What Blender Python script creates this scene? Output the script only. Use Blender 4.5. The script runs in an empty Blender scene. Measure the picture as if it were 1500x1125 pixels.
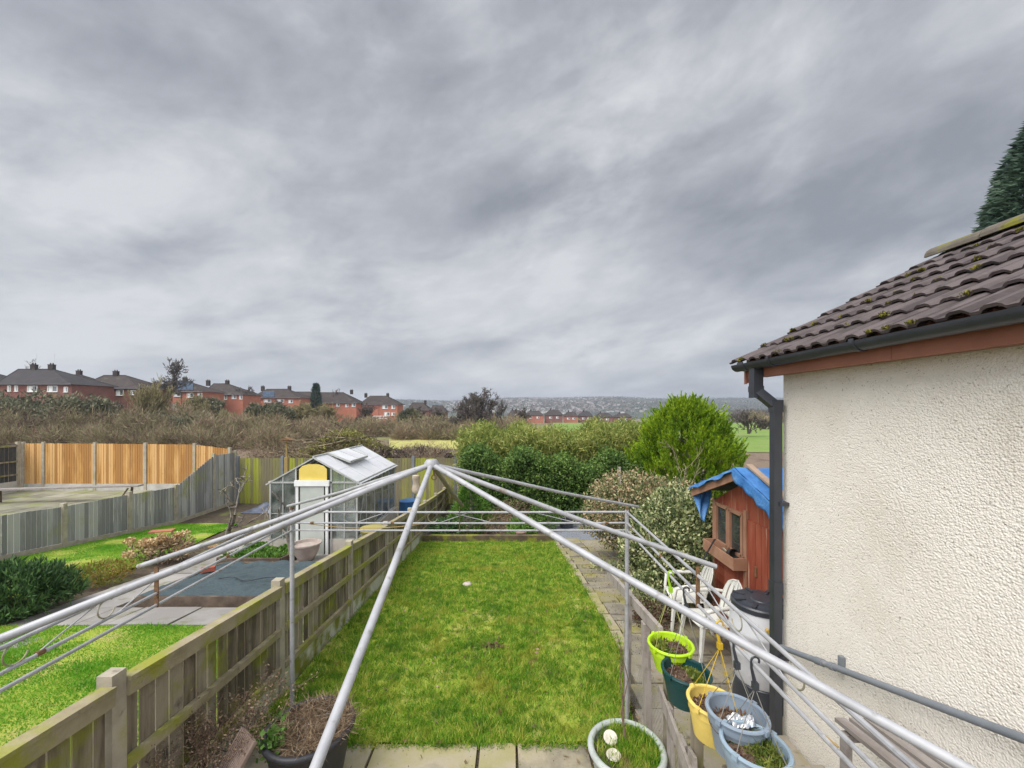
import bpy, math, random
import numpy as np
from mathutils import Vector, Matrix
# ------------------------------------------------------------------ camera, sky, sun, exposure
S = bpy.context.scene
COL = S.collection
CH = 2.8                                   # eye height over the patio
cam_d = bpy.data.cameras.new('camera'); cam = bpy.data.objects.new('camera', cam_d); COL.objects.link(cam)
cam.location = (0, 0, CH); cam.rotation_euler = (math.radians(90), 0, 0)
cam_d.sensor_width = 36; cam_d.lens = 14.4; cam_d.shift_y = 0.025
cam_d.clip_start = 0.05; cam_d.clip_end = 12000
S.camera = cam
S.view_settings.view_transform = 'Standard'; S.view_settings.look = 'None'
S.view_settings.exposure = 1.3; S.view_settings.gamma = 1
SUN_EL, SUN_AZ = math.radians(54), math.radians(230)      # azimuth clockwise from +Y: behind the camera, to the left

def make_world():
    w = bpy.data.worlds.new('World'); S.world = w; w.use_nodes = True
    nt = w.node_tree; N = nt.nodes; N.clear()
    def n(t, **k):
        o = N.new(t)
        for a, b in k.items(): setattr(o, a, b)
        return o
    def lk(a, b): nt.links.new(a, b)
    def mth(op, a, b=None, c=None, clamp=False):
        m = n('ShaderNodeMath', operation=op, use_clamp=clamp)
        for i, v in enumerate((a, b, c)):
            if v is None: continue
            if isinstance(v, (int, float)): m.inputs[i].default_value = v
            else: lk(v, m.inputs[i])
        return m.outputs[0]
    tc = n('ShaderNodeTexCoord'); sp = n('ShaderNodeSeparateXYZ'); lk(tc.outputs['Generated'], sp.inputs[0])
    X, Y, Z = sp.outputs
    zc = mth('MULTIPLY', mth('POWER', mth('MAXIMUM', Z, 0.0), 0.75), 2.0)
    cb = n('ShaderNodeCombineXYZ'); lk(mth('ADD', X, mth('MULTIPLY', zc, -.18)), cb.inputs[0]); lk(Y, cb.inputs[1]); lk(mth('ADD', zc, mth('MULTIPLY', X, -.22)), cb.inputs[2])
    def noise(scale, detail, rough, dist, off, rz=0.0, sc=(1, 1, 1)):
        mp = n('ShaderNodeMapping'); mp.inputs['Location'].default_value = off
        mp.inputs['Rotation'].default_value = (0, 0, rz); mp.inputs['Scale'].default_value = sc
        lk(cb.outputs[0], mp.inputs[0])
        t = n('ShaderNodeTexNoise'); t.inputs['Scale'].default_value = scale; t.inputs['Detail'].default_value = detail
        t.inputs['Roughness'].default_value = rough; t.inputs['Distortion'].default_value = dist
        lk(mp.outputs[0], t.inputs['Vector']); return t.outputs[0]
    a = noise(1.45, 9, .55, .35, (3.1, 1.7, .4))
    b = noise(5.2, 9, .6, .25, (7.3, 2.2, 1.1))
    v = mth('ADD', mth('MULTIPLY', mth('SUBTRACT', a, .5), 1.8), mth('ADD', mth('MULTIPLY', mth('SUBTRACT', b, .5), .95), .945))            # ~ .92 mean
    # large light and dark masses of the cloud deck, by direction (tangent coordinates x/y, z/y)
    yy = mth('MAXIMUM', Y, 0.05)
    tu = mth('DIVIDE', X, yy); tv = mth('DIVIDE', Z, yy)
    wob = mth('MULTIPLY', mth('SUBTRACT', b, .5), .55)
    tu = mth('ADD', tu, wob); tv = mth('ADD', tv, mth('MULTIPLY', mth('SUBTRACT', a, .5), .35))
    def blob(u0, v0, su, sv, ang, amt):
        c, s = math.cos(ang), math.sin(ang)
        du = mth('SUBTRACT', tu, u0); dv = mth('SUBTRACT', tv, v0)
        p = mth('DIVIDE', mth('ADD', mth('MULTIPLY', du, c), mth('MULTIPLY', dv, s)), su)
        q = mth('DIVIDE', mth('SUBTRACT', mth('MULTIPLY', dv, c), mth('MULTIPLY', du, s)), sv)
        r2 = mth('ADD', mth('MULTIPLY', p, p), mth('MULTIPLY', q, q))
        return mth('MULTIPLY', mth('POWER', 2.718, mth('MULTIPLY', r2, -1.0)), amt)
    for bl in BLOBS: v = mth('ADD', v, blob(*bl))
    rp = n('ShaderNodeValToRGB'); e = rp.color_ramp.elements
    e[0].position = .62; e[0].color = (.25, .267, .298, 1)
    e[1].position = 1.27; e[1].color = (.60, .61, .63, 1)
    m = e.new(.90); m.color = (.37, .386, .42, 1)
    vs = mth('MULTIPLY', v, 1.0)
    # ramp input is clamped at 1: rescale
    mr = n('ShaderNodeMapRange'); lk(vs, mr.inputs[0])
    mr.inputs[1].default_value = .4; mr.inputs[2].default_value = 1.5
    for el in (e[0], e[1], e[2]): pass
    lk(mr.outputs[0], rp.inputs[0])
    pos = sorted([(.62, (.25, .267, .298, 1)), (.90, (.37, .386, .42, 1)), (1.27, (.60, .61, .63, 1))])
    for el, (p, c) in zip(rp.color_ramp.elements, pos):
        el.position = (p - .4) / 1.1; el.color = c
    # unseen sky overhead and behind the camera, brightened to light the scene
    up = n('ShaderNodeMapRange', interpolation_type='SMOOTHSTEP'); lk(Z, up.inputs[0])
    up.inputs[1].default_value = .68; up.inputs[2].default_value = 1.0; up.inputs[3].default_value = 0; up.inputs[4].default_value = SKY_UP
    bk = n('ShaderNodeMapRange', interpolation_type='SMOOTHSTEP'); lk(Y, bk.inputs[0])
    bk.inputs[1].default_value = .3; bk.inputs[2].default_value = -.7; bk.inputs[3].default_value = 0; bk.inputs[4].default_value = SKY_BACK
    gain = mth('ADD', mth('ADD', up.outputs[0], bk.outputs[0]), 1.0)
    bg = n('ShaderNodeBackground'); lk(rp.outputs[0], bg.inputs[0])
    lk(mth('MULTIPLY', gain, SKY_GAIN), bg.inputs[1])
    sk = n('ShaderNodeTexSky', sky_type='NISHITA', sun_disc=False); sk.sun_elevation = SUN_EL; sk.sun_rotation = SUN_AZ
    b2 = n('ShaderNodeBackground'); lk(sk.outputs[0], b2.inputs[0]); b2.inputs[1].default_value = .05
    mx = n('ShaderNodeMixShader'); mx.inputs[0].default_value = .06; lk(bg.outputs[0], mx.inputs[1]); lk(b2.outputs[0], mx.inputs[2])
    out = n('ShaderNodeOutputWorld'); lk(mx.outputs[0], out.inputs[0])
HAZE = .0003
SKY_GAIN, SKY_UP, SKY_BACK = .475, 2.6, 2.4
BLOBS = [(-.80, .56, .46, .22, .15, .13), (-.05, .53, .27, .12, .35, -.20), (-.55, .86, .40, .13, .1, -.16), (.30, .40, .5, .08, .25, -.07), (.75, .86, .5, .16, .4, .15), (.75, .38, .4, .10, .1, -.14), (-.9, .20, .45, .07, 0, -.12), (-.25, .30, .25, .10, .3, .12), (.5, .22, .5, .06, .05, .07), (-.2, .17, .5, .05, 0, -.10), (0, .07, 2.2, .05, 0, .06)]
make_world()
sd = bpy.data.lights.new('sun', 'SUN'); sun = bpy.data.objects.new('sun', sd); COL.objects.link(sun)
sd.energy = 1.5; sd.angle = math.radians(45); sd.color = (1, .965, .9)
_dir = Vector((math.sin(SUN_AZ) * math.cos(SUN_EL), math.cos(SUN_AZ) * math.cos(SUN_EL), math.sin(SUN_EL)))
sun.rotation_euler = (-_dir).to_track_quat('-Z', 'Y').to_euler()

# ------------------------------------------------------------------ helpers
RN = random.Random(11)
NP = np.random.default_rng(5)
WL = {}                                       # world place of each thing's origin
def W(px, py, d): return Vector(((px - 750) / 600 * d, d, CH + (600 - py) / 600 * d))
def sm(t): t = max(0.0, min(1.0, t)); return t * t * (3 - 2 * t)
def g(x, y):
    if y <= 3.4: return 0.0
    if y <= 14: return -(y - 3.4) * .105
    z = -1.113
    if y > 55:
        u = x / y
        z += sm((y - 55) / 25) * 3.0 * sm((-u - .3) / .6)
        if y > 120: z -= (min(y, 420) - 120) * .045 * sm((u + .75) / .45)
    return z

class MB:
    def __init__(s): s.v = []; s.f = []
    def add(s, vs, fs):
        o = len(s.v); s.v += [tuple(p) for p in vs]; s.f += [tuple(i + o for i in q) for q in fs]; return s
    def box(s, c, d, m=None):
        x, y, z = d[0] / 2, d[1] / 2, d[2] / 2
        vs = [Vector(p) for p in ((-x, -y, -z), (x, -y, -z), (x, y, -z), (-x, y, -z), (-x, -y, z), (x, -y, z), (x, y, z), (-x, y, z))]
        if m is not None: vs = [m @ p for p in vs]
        return s.add([p + Vector(c) for p in vs], [(0, 3, 2, 1), (4, 5, 6, 7), (0, 1, 5, 4), (1, 2, 6, 5), (2, 3, 7, 6), (3, 0, 4, 7)])
    def beam(s, a, b, w, h, up=(0, 0, 1)):
        a, b = Vector(a), Vector(b); t = (b - a).normalized(); u = Vector(up)
        sd_ = t.cross(u)
        if sd_.length < 1e-4: sd_ = t.cross(Vector((0, 1, 0)))
        sd_.normalize(); u = sd_.cross(t)
        vs = [p + sd_ * (i * w / 2) + u * (j * h / 2) for p in (a, b) for i, j in ((-1, -1), (1, -1), (1, 1), (-1, 1))]
        return s.add(vs, [(0, 1, 2, 3), (7, 6, 5, 4), (0, 4, 5, 1), (1, 5, 6, 2), (2, 6, 7, 3), (3, 7, 4, 0)])
    def path(s, pts, r, n=8, caps=True, closed=False):
        pts = [Vector(p) for p in pts]; k = len(pts); rr = r if isinstance(r, (list, tuple)) else [r] * k
        vs = []; pu = None
        for i, p in enumerate(pts):
            if closed: t = pts[(i + 1) % k] - pts[i - 1]
            else: t = pts[min(i + 1, k - 1)] - pts[max(i - 1, 0)]
            t.normalize()
            if pu is None:
                pu = t.cross(Vector((0, 0, 1)))
                if pu.length < 1e-3: pu = t.cross(Vector((0, 1, 0)))
            pu = pu - t * pu.dot(t); pu.normalize(); w = t.cross(pu)
            for j in range(n):
                a = 2 * math.pi * j / n; vs.append(p + (pu * math.cos(a) + w * math.sin(a)) * rr[i])
        fs = []
        for i in range(k if closed else k - 1):
            i2 = (i + 1) % k
            for j in range(n): fs.append((i * n + j, i * n + (j + 1) % n, i2 * n + (j + 1) % n, i2 * n + j))
        if caps and not closed: fs += [tuple(range(n))[::-1], tuple((k - 1) * n + j for j in range(n))]
        return s.add(vs, fs)
    def tube(s, a, b, r, n=8, r2=None): return s.path([a, b], [r, r if r2 is None else r2], n)
    def lathe(s, prof, c, n=32, sx=1, sy=1, m=None):
        c = Vector(c); vs = []
        for r, z in prof:
            for j in range(n):
                a = 2 * math.pi * j / n; p = Vector((r * math.cos(a) * sx, r * math.sin(a) * sy, z))
                vs.append((m @ p if m is not None else p) + c)
        fs = []
        for i in range(len(prof) - 1):
            for j in range(n): fs.append((i * n + j, i * n + (j + 1) % n, (i + 1) * n + (j + 1) % n, (i + 1) * n + j))
        if prof[0][0] > 1e-5: fs.append(tuple(range(n))[::-1])
        if prof[-1][0] > 1e-5: fs.append(tuple((len(prof) - 1) * n + j for j in range(n)))
        return s.add(vs, fs)
    def prism(s, poly, off):
        k = len(poly); o = Vector(off); vs = [Vector(p) for p in poly] + [Vector(p) + o for p in poly]
        return s.add(vs, [tuple(range(k))[::-1], tuple(range(k, 2 * k))] + [(i, (i + 1) % k, (i + 1) % k + k, i + k) for i in range(k)])
    def grid(s, fn, nu, nv):
        vs = [fn(i / nu, j / nv) for j in range(nv + 1) for i in range(nu + 1)]
        return s.add(vs, [(j * (nu + 1) + i, j * (nu + 1) + i + 1, (j + 1) * (nu + 1) + i + 1, (j + 1) * (nu + 1) + i) for j in range(nv) for i in range(nu)])
    def build(s, name, mat, parent=None, smooth=None, loc=None, kind=None):
        me = bpy.data.meshes.new(name)
        o = WL[parent.name] if parent else Vector(loc or (0, 0, 0))
        me.from_pydata([(p[0] - o.x, p[1] - o.y, p[2] - o.z) for p in s.v], [], s.f); me.update()
        return link(name, me, mat, parent, o, smooth, kind)

def link(name, me, mat, parent, o, smooth=None, kind=None):
    if smooth is not None:
        me.polygons.foreach_set('use_smooth', [True] * len(me.polygons))
        if smooth < 180: me.set_sharp_from_angle(angle=math.radians(smooth))
    if mat: me.materials.append(mat)
    ob = bpy.data.objects.new(name, me); COL.objects.link(ob)
    if parent: ob.parent = parent
    else: ob.location = o
    WL[ob.name] = o.copy()
    if kind: ob['kind'] = kind
    return ob
def tag(o, label, cat, group=None, kind=None):
    o['label'] = label; o['category'] = cat
    if group: o['group'] = group
    if kind: o['kind'] = kind
    return o
def thing(name, label, cat, loc, group=None):
    o = bpy.data.objects.new(name, None); COL.objects.link(o); o.location = loc; o.empty_display_size = .1
    WL[o.name] = Vector(loc); return tag(o, label, cat, group)
def dup(root, loc, label, rotz=None, scale=None, group=None):
    def cp(o, par):
        c = o.copy(); COL.objects.link(c)
        if par: c.parent = par
        for ch in [q for q in COL.objects if q.parent == o]: cp(ch, c)
        return c
    r = cp(root, None); r.location = loc; r['label'] = label
    if rotz is not None: r.rotation_euler = (0, 0, rotz)
    if scale is not None: r.scale = scale
    if group: r['group'] = group
    WL[r.name] = Vector(loc); return r

# leaves, blades and twigs: many small quads as one mesh
def quads(name, P, D, L, Wd, mat, parent=None, loc=(0, 0, 0), kind=None, tip=.5, S_=None):
    n = len(P); P = np.asarray(P, float); D = np.asarray(D, float)
    D = D / (np.linalg.norm(D, axis=1, keepdims=True) + 1e-9)
    if S_ is None: S_ = NP.normal(size=(n, 3))
    S_ = np.cross(D, S_); S_ /= (np.linalg.norm(S_, axis=1, keepdims=True) + 1e-9)
    L = np.broadcast_to(L, n)[:, None]; Wd = np.broadcast_to(Wd, n)[:, None]
    o = WL[parent.name] if parent else Vector(loc)
    V = np.stack([P, P + D * L * tip + S_ * Wd / 2, P + D * L, P + D * L * tip - S_ * Wd / 2], 1).reshape(-1, 3) - np.array(o)
    me = bpy.data.meshes.new(name); me.vertices.add(4 * n); me.vertices.foreach_set('co', V.ravel())
    me.loops.add(4 * n); me.loops.foreach_set('vertex_index', np.arange(4 * n)); me.polygons.add(n)
    me.polygons.foreach_set('loop_start', np.arange(n) * 4); me.update(calc_edges=True)
    return link(name, me, mat, parent, o, None, kind)
def rdirs(n): d = NP.normal(size=(n, 3)); return d / np.linalg.norm(d, axis=1, keepdims=True)
def crown_pts(c, rad, n, shell=.5, lobes=14, amp=.28, clump=0, csize=.18, zmin=-.9):
    """points through a lumpy ellipsoid, gathered in clumps; returns points and outward directions"""
    lob = rdirs(lobes)
    def lump(d): return 1 - amp * .5 + amp * (np.clip(d @ lob.T, 0, 1) ** 5).max(1)
    m = clump or n
    d = rdirs(int(m * 1.6)); d = d[d[:, 2] > zmin][:m]; m = len(d)
    r = (1 - shell * NP.random(m) ** 1.6) * lump(d)
    Q = d * r[:, None]
    if clump:
        i = NP.integers(0, m, n); Q2 = Q[i] + rdirs(n) * csize * (NP.random(n) ** .5)[:, None] ; dd = d[i]
    else: Q2, dd = Q, d
    return np.array(c) + Q2 * np.array(rad), dd
def segs_mesh(name, segs, mat, parent=None, n=4, loc=(0, 0, 0), kind=None):
    A = np.array([s[0] for s in segs], float); B = np.array([s[1] for s in segs], float)
    r0 = np.array([s[2] for s in segs])[:, None]; r1 = np.array([s[3] for s in segs])[:, None]
    T = B - A; T /= np.linalg.norm(T, axis=1, keepdims=True) + 1e-9
    ref = np.where(np.abs(T[:, 2:3]) > .9, np.array([[1., 0, 0]]), np.array([[0, 0, 1.]]))
    U = np.cross(T, ref); U /= np.linalg.norm(U, axis=1, keepdims=True); V = np.cross(T, U)
    o = WL[parent.name] if parent else Vector(loc); k = len(segs); rings = []
    for C, r in ((A, r0), (B, r1)):
        for j in range(n):
            a = 2 * math.pi * j / n; rings.append(C + (U * math.cos(a) + V * math.sin(a)) * r)
    co = np.stack(rings, 1).reshape(-1, 3) - np.array(o)
    f = np.array([[j, (j + 1) % n, n + (j + 1) % n, n + j] for j in range(n)])
    F = (f[None] + (np.arange(k) * 2 * n)[:, None, None]).reshape(-1)
    me = bpy.data.meshes.new(name); me.vertices.add(len(co)); me.vertices.foreach_set('co', co.ravel())
    me.loops.add(len(F)); me.loops.foreach_set('vertex_index', F); me.polygons.add(k * n)
    me.polygons.foreach_set('loop_start', np.arange(k * n) * 4); me.update(calc_edges=True)
    return link(name, me, mat, parent, o, 180 if n > 4 else None, kind)
def branches(p, d, L, r, depth, rmin=.004, spread=.6, up=.25, kids=(3, 4), bend=.15, out=None, rnd=None, shrink=.68):
    rnd = rnd or RN; out = [] if out is None else out
    p = Vector(p); d = Vector(d).normalized(); k = 3; pts = [(p, r)]
    for i in range(k):
        d = (d + Vector((rnd.gauss(0, bend), rnd.gauss(0, bend), rnd.gauss(0, bend) + up * .15))).normalized()
        q = p + d * (L / k); r2 = max(rmin, r * (1 - .45 * (i + 1) / k)); out.append((p, q, pts[-1][1], r2)); pts.append((q, r2)); p = q
    if depth > 0:
        for i in range(rnd.randint(*kids)):
            t = rnd.choice(pts[1:]) if i else pts[-1]
            nd = (d + Vector((rnd.gauss(0, spread), rnd.gauss(0, spread), rnd.gauss(0, spread) + up))).normalized()
            branches(t[0], nd, L * rnd.uniform(shrink - .15, shrink + .12), max(rmin, t[1] * .68), depth - 1, rmin, spread, up, kids, bend, out, rnd, shrink)
    return out

# ------------------------------------------------------------------ materials (procedural, by world position)
def mat(name, cols, scale=3., detail=5, rough=.8, bump=0., bscale=40., metal=0., stretch=(1, 1, 1), island=0., spots=(), spec=.3,
        lo=.33, hi=.67, bstretch=(1, 1, 1), trans=0., bdist=.01, hue=0., vor=None, coat=0.):
    m = bpy.data.materials.new(name); m.use_nodes = True; nt = m.node_tree; N = nt.nodes; N.clear()
    def lk(a, b): nt.links.new(a, b)
    geo = N.new('ShaderNodeNewGeometry')
    def noise(sc, st, det=detail):
        mp = N.new('ShaderNodeMapping'); mp.inputs['Scale'].default_value = st; lk(geo.outputs['Position'], mp.inputs[0])
        t = N.new('ShaderNodeTexNoise'); t.inputs['Scale'].default_value = sc; t.inputs['Detail'].default_value = det
        t.inputs['Roughness'].default_value = .6
        lk(mp.outputs[0], t.inputs['Vector']); return t.outputs[0]
    rp = N.new('ShaderNodeValToRGB'); e = rp.color_ramp.elements
    while len(e) < len(cols): e.new(.5)
    for i, c in enumerate(cols):
        e[i].position = lo + (hi - lo) * i / max(1, len(cols) - 1); e[i].color = (*c, 1)
    nz = noise(scale, stretch)
    src = nz
    if island:
        mx = N.new('ShaderNodeMath'); mx.operation = 'MULTIPLY_ADD'; lk(geo.outputs['Random Per Island'], mx.inputs[0])
        mx.inputs[1].default_value = island; lk(nz, mx.inputs[2])
        ms = N.new('ShaderNodeMath'); ms.operation = 'SUBTRACT'; lk(mx.outputs[0], ms.inputs[0]); ms.inputs[1].default_value = island / 2
        src = ms.outputs[0]
    lk(src, rp.inputs[0]); col = rp.outputs[0]
    for c, sc, a, b, *st in spots:
        t = noise(sc, st[0] if st else (1, 1, 1)); mr = N.new('ShaderNodeMapRange'); lk(t, mr.inputs[0])
        mr.inputs[1].default_value = a; mr.inputs[2].default_value = b
        mix = N.new('ShaderNodeMix'); mix.data_type = 'RGBA'; lk(mr.outputs[0], mix.inputs[0]); lk(col, mix.inputs[6])
        mix.inputs[7].default_value = (*c, 1); col = mix.outputs[2]
    p = N.new('ShaderNodeBsdfPrincipled'); lk(col, p.inputs['Base Color']); p.inputs['Roughness'].default_value = rough
    p.inputs['Metallic'].default_value = metal; p.inputs['Specular IOR Level'].default_value = spec
    if coat: p.inputs['Coat Weight'].default_value = coat
    if bump:
        b = N.new('ShaderNodeBump'); b.inputs['Strength'].default_value = bump; b.inputs['Distance'].default_value = bdist
        h = noise(bscale, bstretch, 4)
        if vor:
            v = N.new('ShaderNodeTexVoronoi'); v.inputs['Scale'].default_value = vor; lk(geo.outputs['Position'], v.inputs['Vector'])
            ad = N.new('ShaderNodeMath'); ad.operation = 'SUBTRACT'; lk(h, ad.inputs[0]); lk(v.outputs['Distance'], ad.inputs[1]); h = ad.outputs[0]
        lk(h, b.inputs['Height']); lk(b.outputs[0], p.inputs['Normal'])
    sh = p.outputs[0]
    if trans:
        tr = N.new('ShaderNodeBsdfTranslucent'); lk(col, tr.inputs[0]); mm = N.new('ShaderNodeMixShader'); mm.inputs[0].default_value = trans
        lk(sh, mm.inputs[1]); lk(tr.outputs[0], mm.inputs[2]); sh = mm.outputs[0]
    o = N.new('ShaderNodeOutputMaterial'); lk(sh, o.inputs[0]); return m
def leafmat(name, cols, scale=1.2, island=.5, trans=.25, rough=.55, **k): return mat(name, cols, scale=scale, island=island, trans=trans, rough=rough, **k)
def glassmat(name, tint=(.9, .95, .95), refl=.12, dirt=.15, dcol=(.5, .52, .48)):
    m = bpy.data.materials.new(name); m.use_nodes = True; nt = m.node_tree; N = nt.nodes; N.clear(); lk = nt.links.new
    tr = N.new('ShaderNodeBsdfTransparent'); tr.inputs[0].default_value = (*tint, 1)
    gl = N.new('ShaderNodeBsdfGlossy'); gl.inputs['Roughness'].default_value = .03
    fr = N.new('ShaderNodeFresnel'); fr.inputs[0].default_value = 1.5
    a = N.new('ShaderNodeMath'); a.operation = 'ADD'; lk(fr.outputs[0], a.inputs[0]); a.inputs[1].default_value = refl - .04; a.use_clamp = True
    m1 = N.new('ShaderNodeMixShader'); lk(a.outputs[0], m1.inputs[0]); lk(tr.outputs[0], m1.inputs[1]); lk(gl.outputs[0], m1.inputs[2])
    df = N.new('ShaderNodeBsdfDiffuse'); df.inputs[0].default_value = (*dcol, 1)
    ge = N.new('ShaderNodeNewGeometry'); nz = N.new('ShaderNodeTexNoise'); nz.inputs['Scale'].default_value = 3; nz.inputs['Detail'].default_value = 6
    lk(ge.outputs['Position'], nz.inputs['Vector'])
    mr = N.new('ShaderNodeMapRange'); lk(nz.outputs[0], mr.inputs[0]); mr.inputs[1].default_value = .35; mr.inputs[2].default_value = .7
    mr.inputs[3].default_value = dirt * .3; mr.inputs[4].default_value = dirt * 1.6
    m2 = N.new('ShaderNodeMixShader'); lk(mr.outputs[0], m2.inputs[0]); lk(m1.outputs[0], m2.inputs[1]); lk(df.outputs[0], m2.inputs[2])
    o = N.new('ShaderNodeOutputMaterial'); lk(m2.outputs[0], o.inputs[0]); return m
ALG = (.20, .21, .03)
m_ground = mat('field_earth', [(.10, .075, .05), (.17, .13, .085), (.13, .13, .055)], scale=.25, detail=8, rough=.95, bump=.6, bscale=6, bdist=.05, spots=[((.16, .19, .05), .12, .52, .62)])
m_soil = mat('garden_soil', [(.045, .033, .024), (.10, .075, .05)], scale=9, rough=.95, bump=.8, bscale=30, spots=[((.12, .13, .04), 1.5, .52, .66)])
m_lawn = mat('lawn_base', [(.17, .22, .03), (.28, .33, .04), (.33, .29, .09)], scale=2.2, detail=8, rough=.9, bump=.6, bscale=60)
m_grass = leafmat('grass_blades', [(.08, .215, .016), (.17, .36, .022), (.31, .46, .035), (.54, .52, .11)], scale=7, island=.5, trans=.4, detail=6, lo=.30, hi=.72,
                  spots=[((.42, .40, .06), 1.6, .55, .72), ((.08, .21, .017), 2.6, .55, .70), ((.33, .24, .11), 6, .62, .70)])
m_grass_n = leafmat('neighbour_grass', [(.08, .25, .012), (.15, .37, .02), (.26, .44, .04)], scale=1.2, island=.32, trans=.35, lo=.3, hi=.7)
m_meadow = mat('meadow_grass', [(.11, .19, .035), (.15, .23, .045), (.18, .21, .07)], scale=.2, rough=.95, bump=.5, bscale=3, bdist=.1)
m_straw = mat('dry_meadow', [(.30, .29, .09), (.38, .36, .11), (.25, .21, .10)], scale=.5, rough=.95, bump=.5, bscale=3, bdist=.1)
m_dirt = mat('bare_earth', [(.11, .075, .055), (.19, .14, .105), (.15, .115, .07)], scale=.7, detail=9, rough=.95, bump=1, bscale=5, bdist=.12)
m_slab = mat('paving_stone', [(.17, .15, .11), (.33, .285, .20), (.29, .26, .12)], scale=2.3, detail=8, rough=.85, bump=.35, bscale=35, island=.25, spots=[((.22, .21, .06), 2.2, .55, .72)])
m_slab_g = mat('grey_slab', [(.22, .205, .19), (.32, .30, .275)], scale=2, detail=8, rough=.85, bump=.3, bscale=35, island=.3, spots=[((.15, .15, .07), 3, .56, .7)])
m_path = mat('old_path_stone', [(.17, .15, .115), (.29, .255, .20), (.235, .205, .135)], scale=2.2, detail=8, rough=.9, bump=.5, bscale=30, island=.35, spots=[((.24, .215, .07), 2.2, .50, .66), ((.10, .09, .07), 5, .6, .7)])
m_gravel = mat('grey_gravel', [(.10, .105, .12), (.28, .29, .32)], scale=30, detail=3, rough=.8, bump=1, bscale=45, bdist=.02)
m_wood = mat('weathered_wood', [(.10, .08, .055), (.21, .175, .125), (.29, .25, .185)], scale=3, stretch=(4, 4, .6), island=.5, rough=.9, bump=.4, bscale=40, bstretch=(3, 3, .2),
             spots=[(ALG, 2.6, .50, .66), ((.08, .07, .055), 5, .6, .75)])
m_rail = mat('mossy_rail_wood', [(.22, .185, .11), (.34, .29, .19)], scale=5, rough=.9, bump=.4, bscale=60, island=.15, spots=[((.25, .255, .04), 3.2, .47, .62), ((.15, .11, .07), 7, .6, .72)])
m_post = mat('concrete_post', [(.29, .255, .195), (.43, .385, .30)], scale=6, detail=8, rough=.9, bump=.25, bscale=90, spots=[((.27, .26, .08), 3, .58, .72), ((.14, .12, .10), 9, .64, .76)])
m_gboard = mat('mossy_concrete', [(.44, .44, .32), (.58, .57, .46), (.38, .42, .18)], scale=3, detail=8, rough=.9, bump=.3, bscale=60, spots=[(ALG, 2.3, .5, .62)])
m_greyfence = mat('silvered_fence_wood', [(.20, .20, .195), (.285, .285, .28), (.37, .365, .345)], scale=1.4, stretch=(3, 3, .6), island=.7, rough=.9, bump=.3, bscale=30, spots=[((.24, .25, .10), 1.1, .54, .70)])
m_newfence = mat('new_orange_fence_wood', [(.36, .175, .05), (.50, .27, .085), (.60, .355, .14)], scale=4, stretch=(1, 1, .22), island=.75, rough=.75, bump=.2, bscale=30, spots=[((.30, .14, .045), 9, .66, .72)])
m_greenfence = mat('algae_fence_wood', [(.17, .15, .09), (.22, .21, .07), (.28, .30, .04)], scale=.9, stretch=(1.5, 1, .5), island=.45, rough=.95, bump=.2, bscale=30)
m_darkfence = mat('dark_fence_wood', [(.05, .05, .05), (.09, .088, .08)], scale=2, island=.3, rough=.9)
m_conc = mat('pale_concrete', [(.38, .36, .32), (.52, .50, .46)], scale=4, rough=.9, detail=7, bump=.2, bscale=40, spots=[((.24, .24, .12), 2, .55, .7)])
m_tube = mat('grey_painted_tube', [(.29, .29, .30), (.40, .40, .41)], scale=9, rough=.5, spec=.4, metal=.1, spots=[((.20, .14, .08), 6, .66, .74), ((.22, .21, .20), 22, .58, .7)])
m_tube_d = mat('shaded_green_tube', [(.13, .125, .08), (.21, .19, .12)], scale=9, rough=.6)  # shade on the far middle rafter's underside, put into the tube colour
m_rust = mat('rusty_bracket', [(.10, .06, .035), (.24, .13, .06)], scale=40, rough=.85, bump=.3, bscale=90)
m_scroll = mat('tarnished_scroll', [(.25, .21, .10), (.36, .35, .30)], scale=20, rough=.6, metal=.3)
m_white = mat('white_paint', [(.66, .66, .64), (.76, .76, .74)], scale=3, rough=.5)
m_plastic_w = mat('white_plastic', [(.50, .49, .45), (.62, .61, .57)], scale=4, rough=.45, spots=[((.42, .41, .33), 6, .58, .72)])
m_render = mat('pebbledash_render', [(.71, .655, .57), (.80, .75, .675), (.75, .695, .615)], scale=1.1, detail=8, rough=.95, bump=.55, bscale=42, bdist=.011, vor=96, bstretch=(1, 1, 1.2),
               spots=[((.30, .27, .23), 55, .62, .68, (1, 1, 1.5)), ((.17, .15, .12), 24, .70, .75), ((.64, .59, .51), 3, .60, .8)], lo=.3, hi=.7)
m_tile = mat('brown_roof_tile', [(.046, .034, .034), (.078, .060, .059), (.105, .083, .082)], scale=6, detail=7, island=.25, rough=.75, bump=.3, bscale=80,
             spots=[((.045, .038, .034), 5, .57, .70), ((.25, .245, .23), 13, .70, .76)])
m_ridge = mat('ridge_tile', [(.10, .085, .068), (.155, .135, .108)], scale=6, rough=.9, bump=.4, bscale=50, spots=[((.15, .145, .02), 6, .5, .60), ((.10, .08, .05), 9, .58, .7)])
m_moss = leafmat('moss', [(.06, .05, .012), (.13, .12, .015), (.22, .20, .03)], scale=8, trans=0, rough=1)
m_fascia = mat('brown_fascia', [(.29, .115, .07), (.36, .15, .095)], scale=3, rough=.55, spots=[((.22, .10, .07), 2, .55, .7)])
m_black = mat('anthracite_plastic', [(.028, .031, .040), (.042, .046, .056)], scale=4, rough=.38, spec=.5)
m_pipe = mat('grey_waste_pipe', [(.15, .165, .185), (.20, .215, .235)], scale=4, rough=.5, spots=[((.28, .28, .28), 8, .62, .75)])
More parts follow.
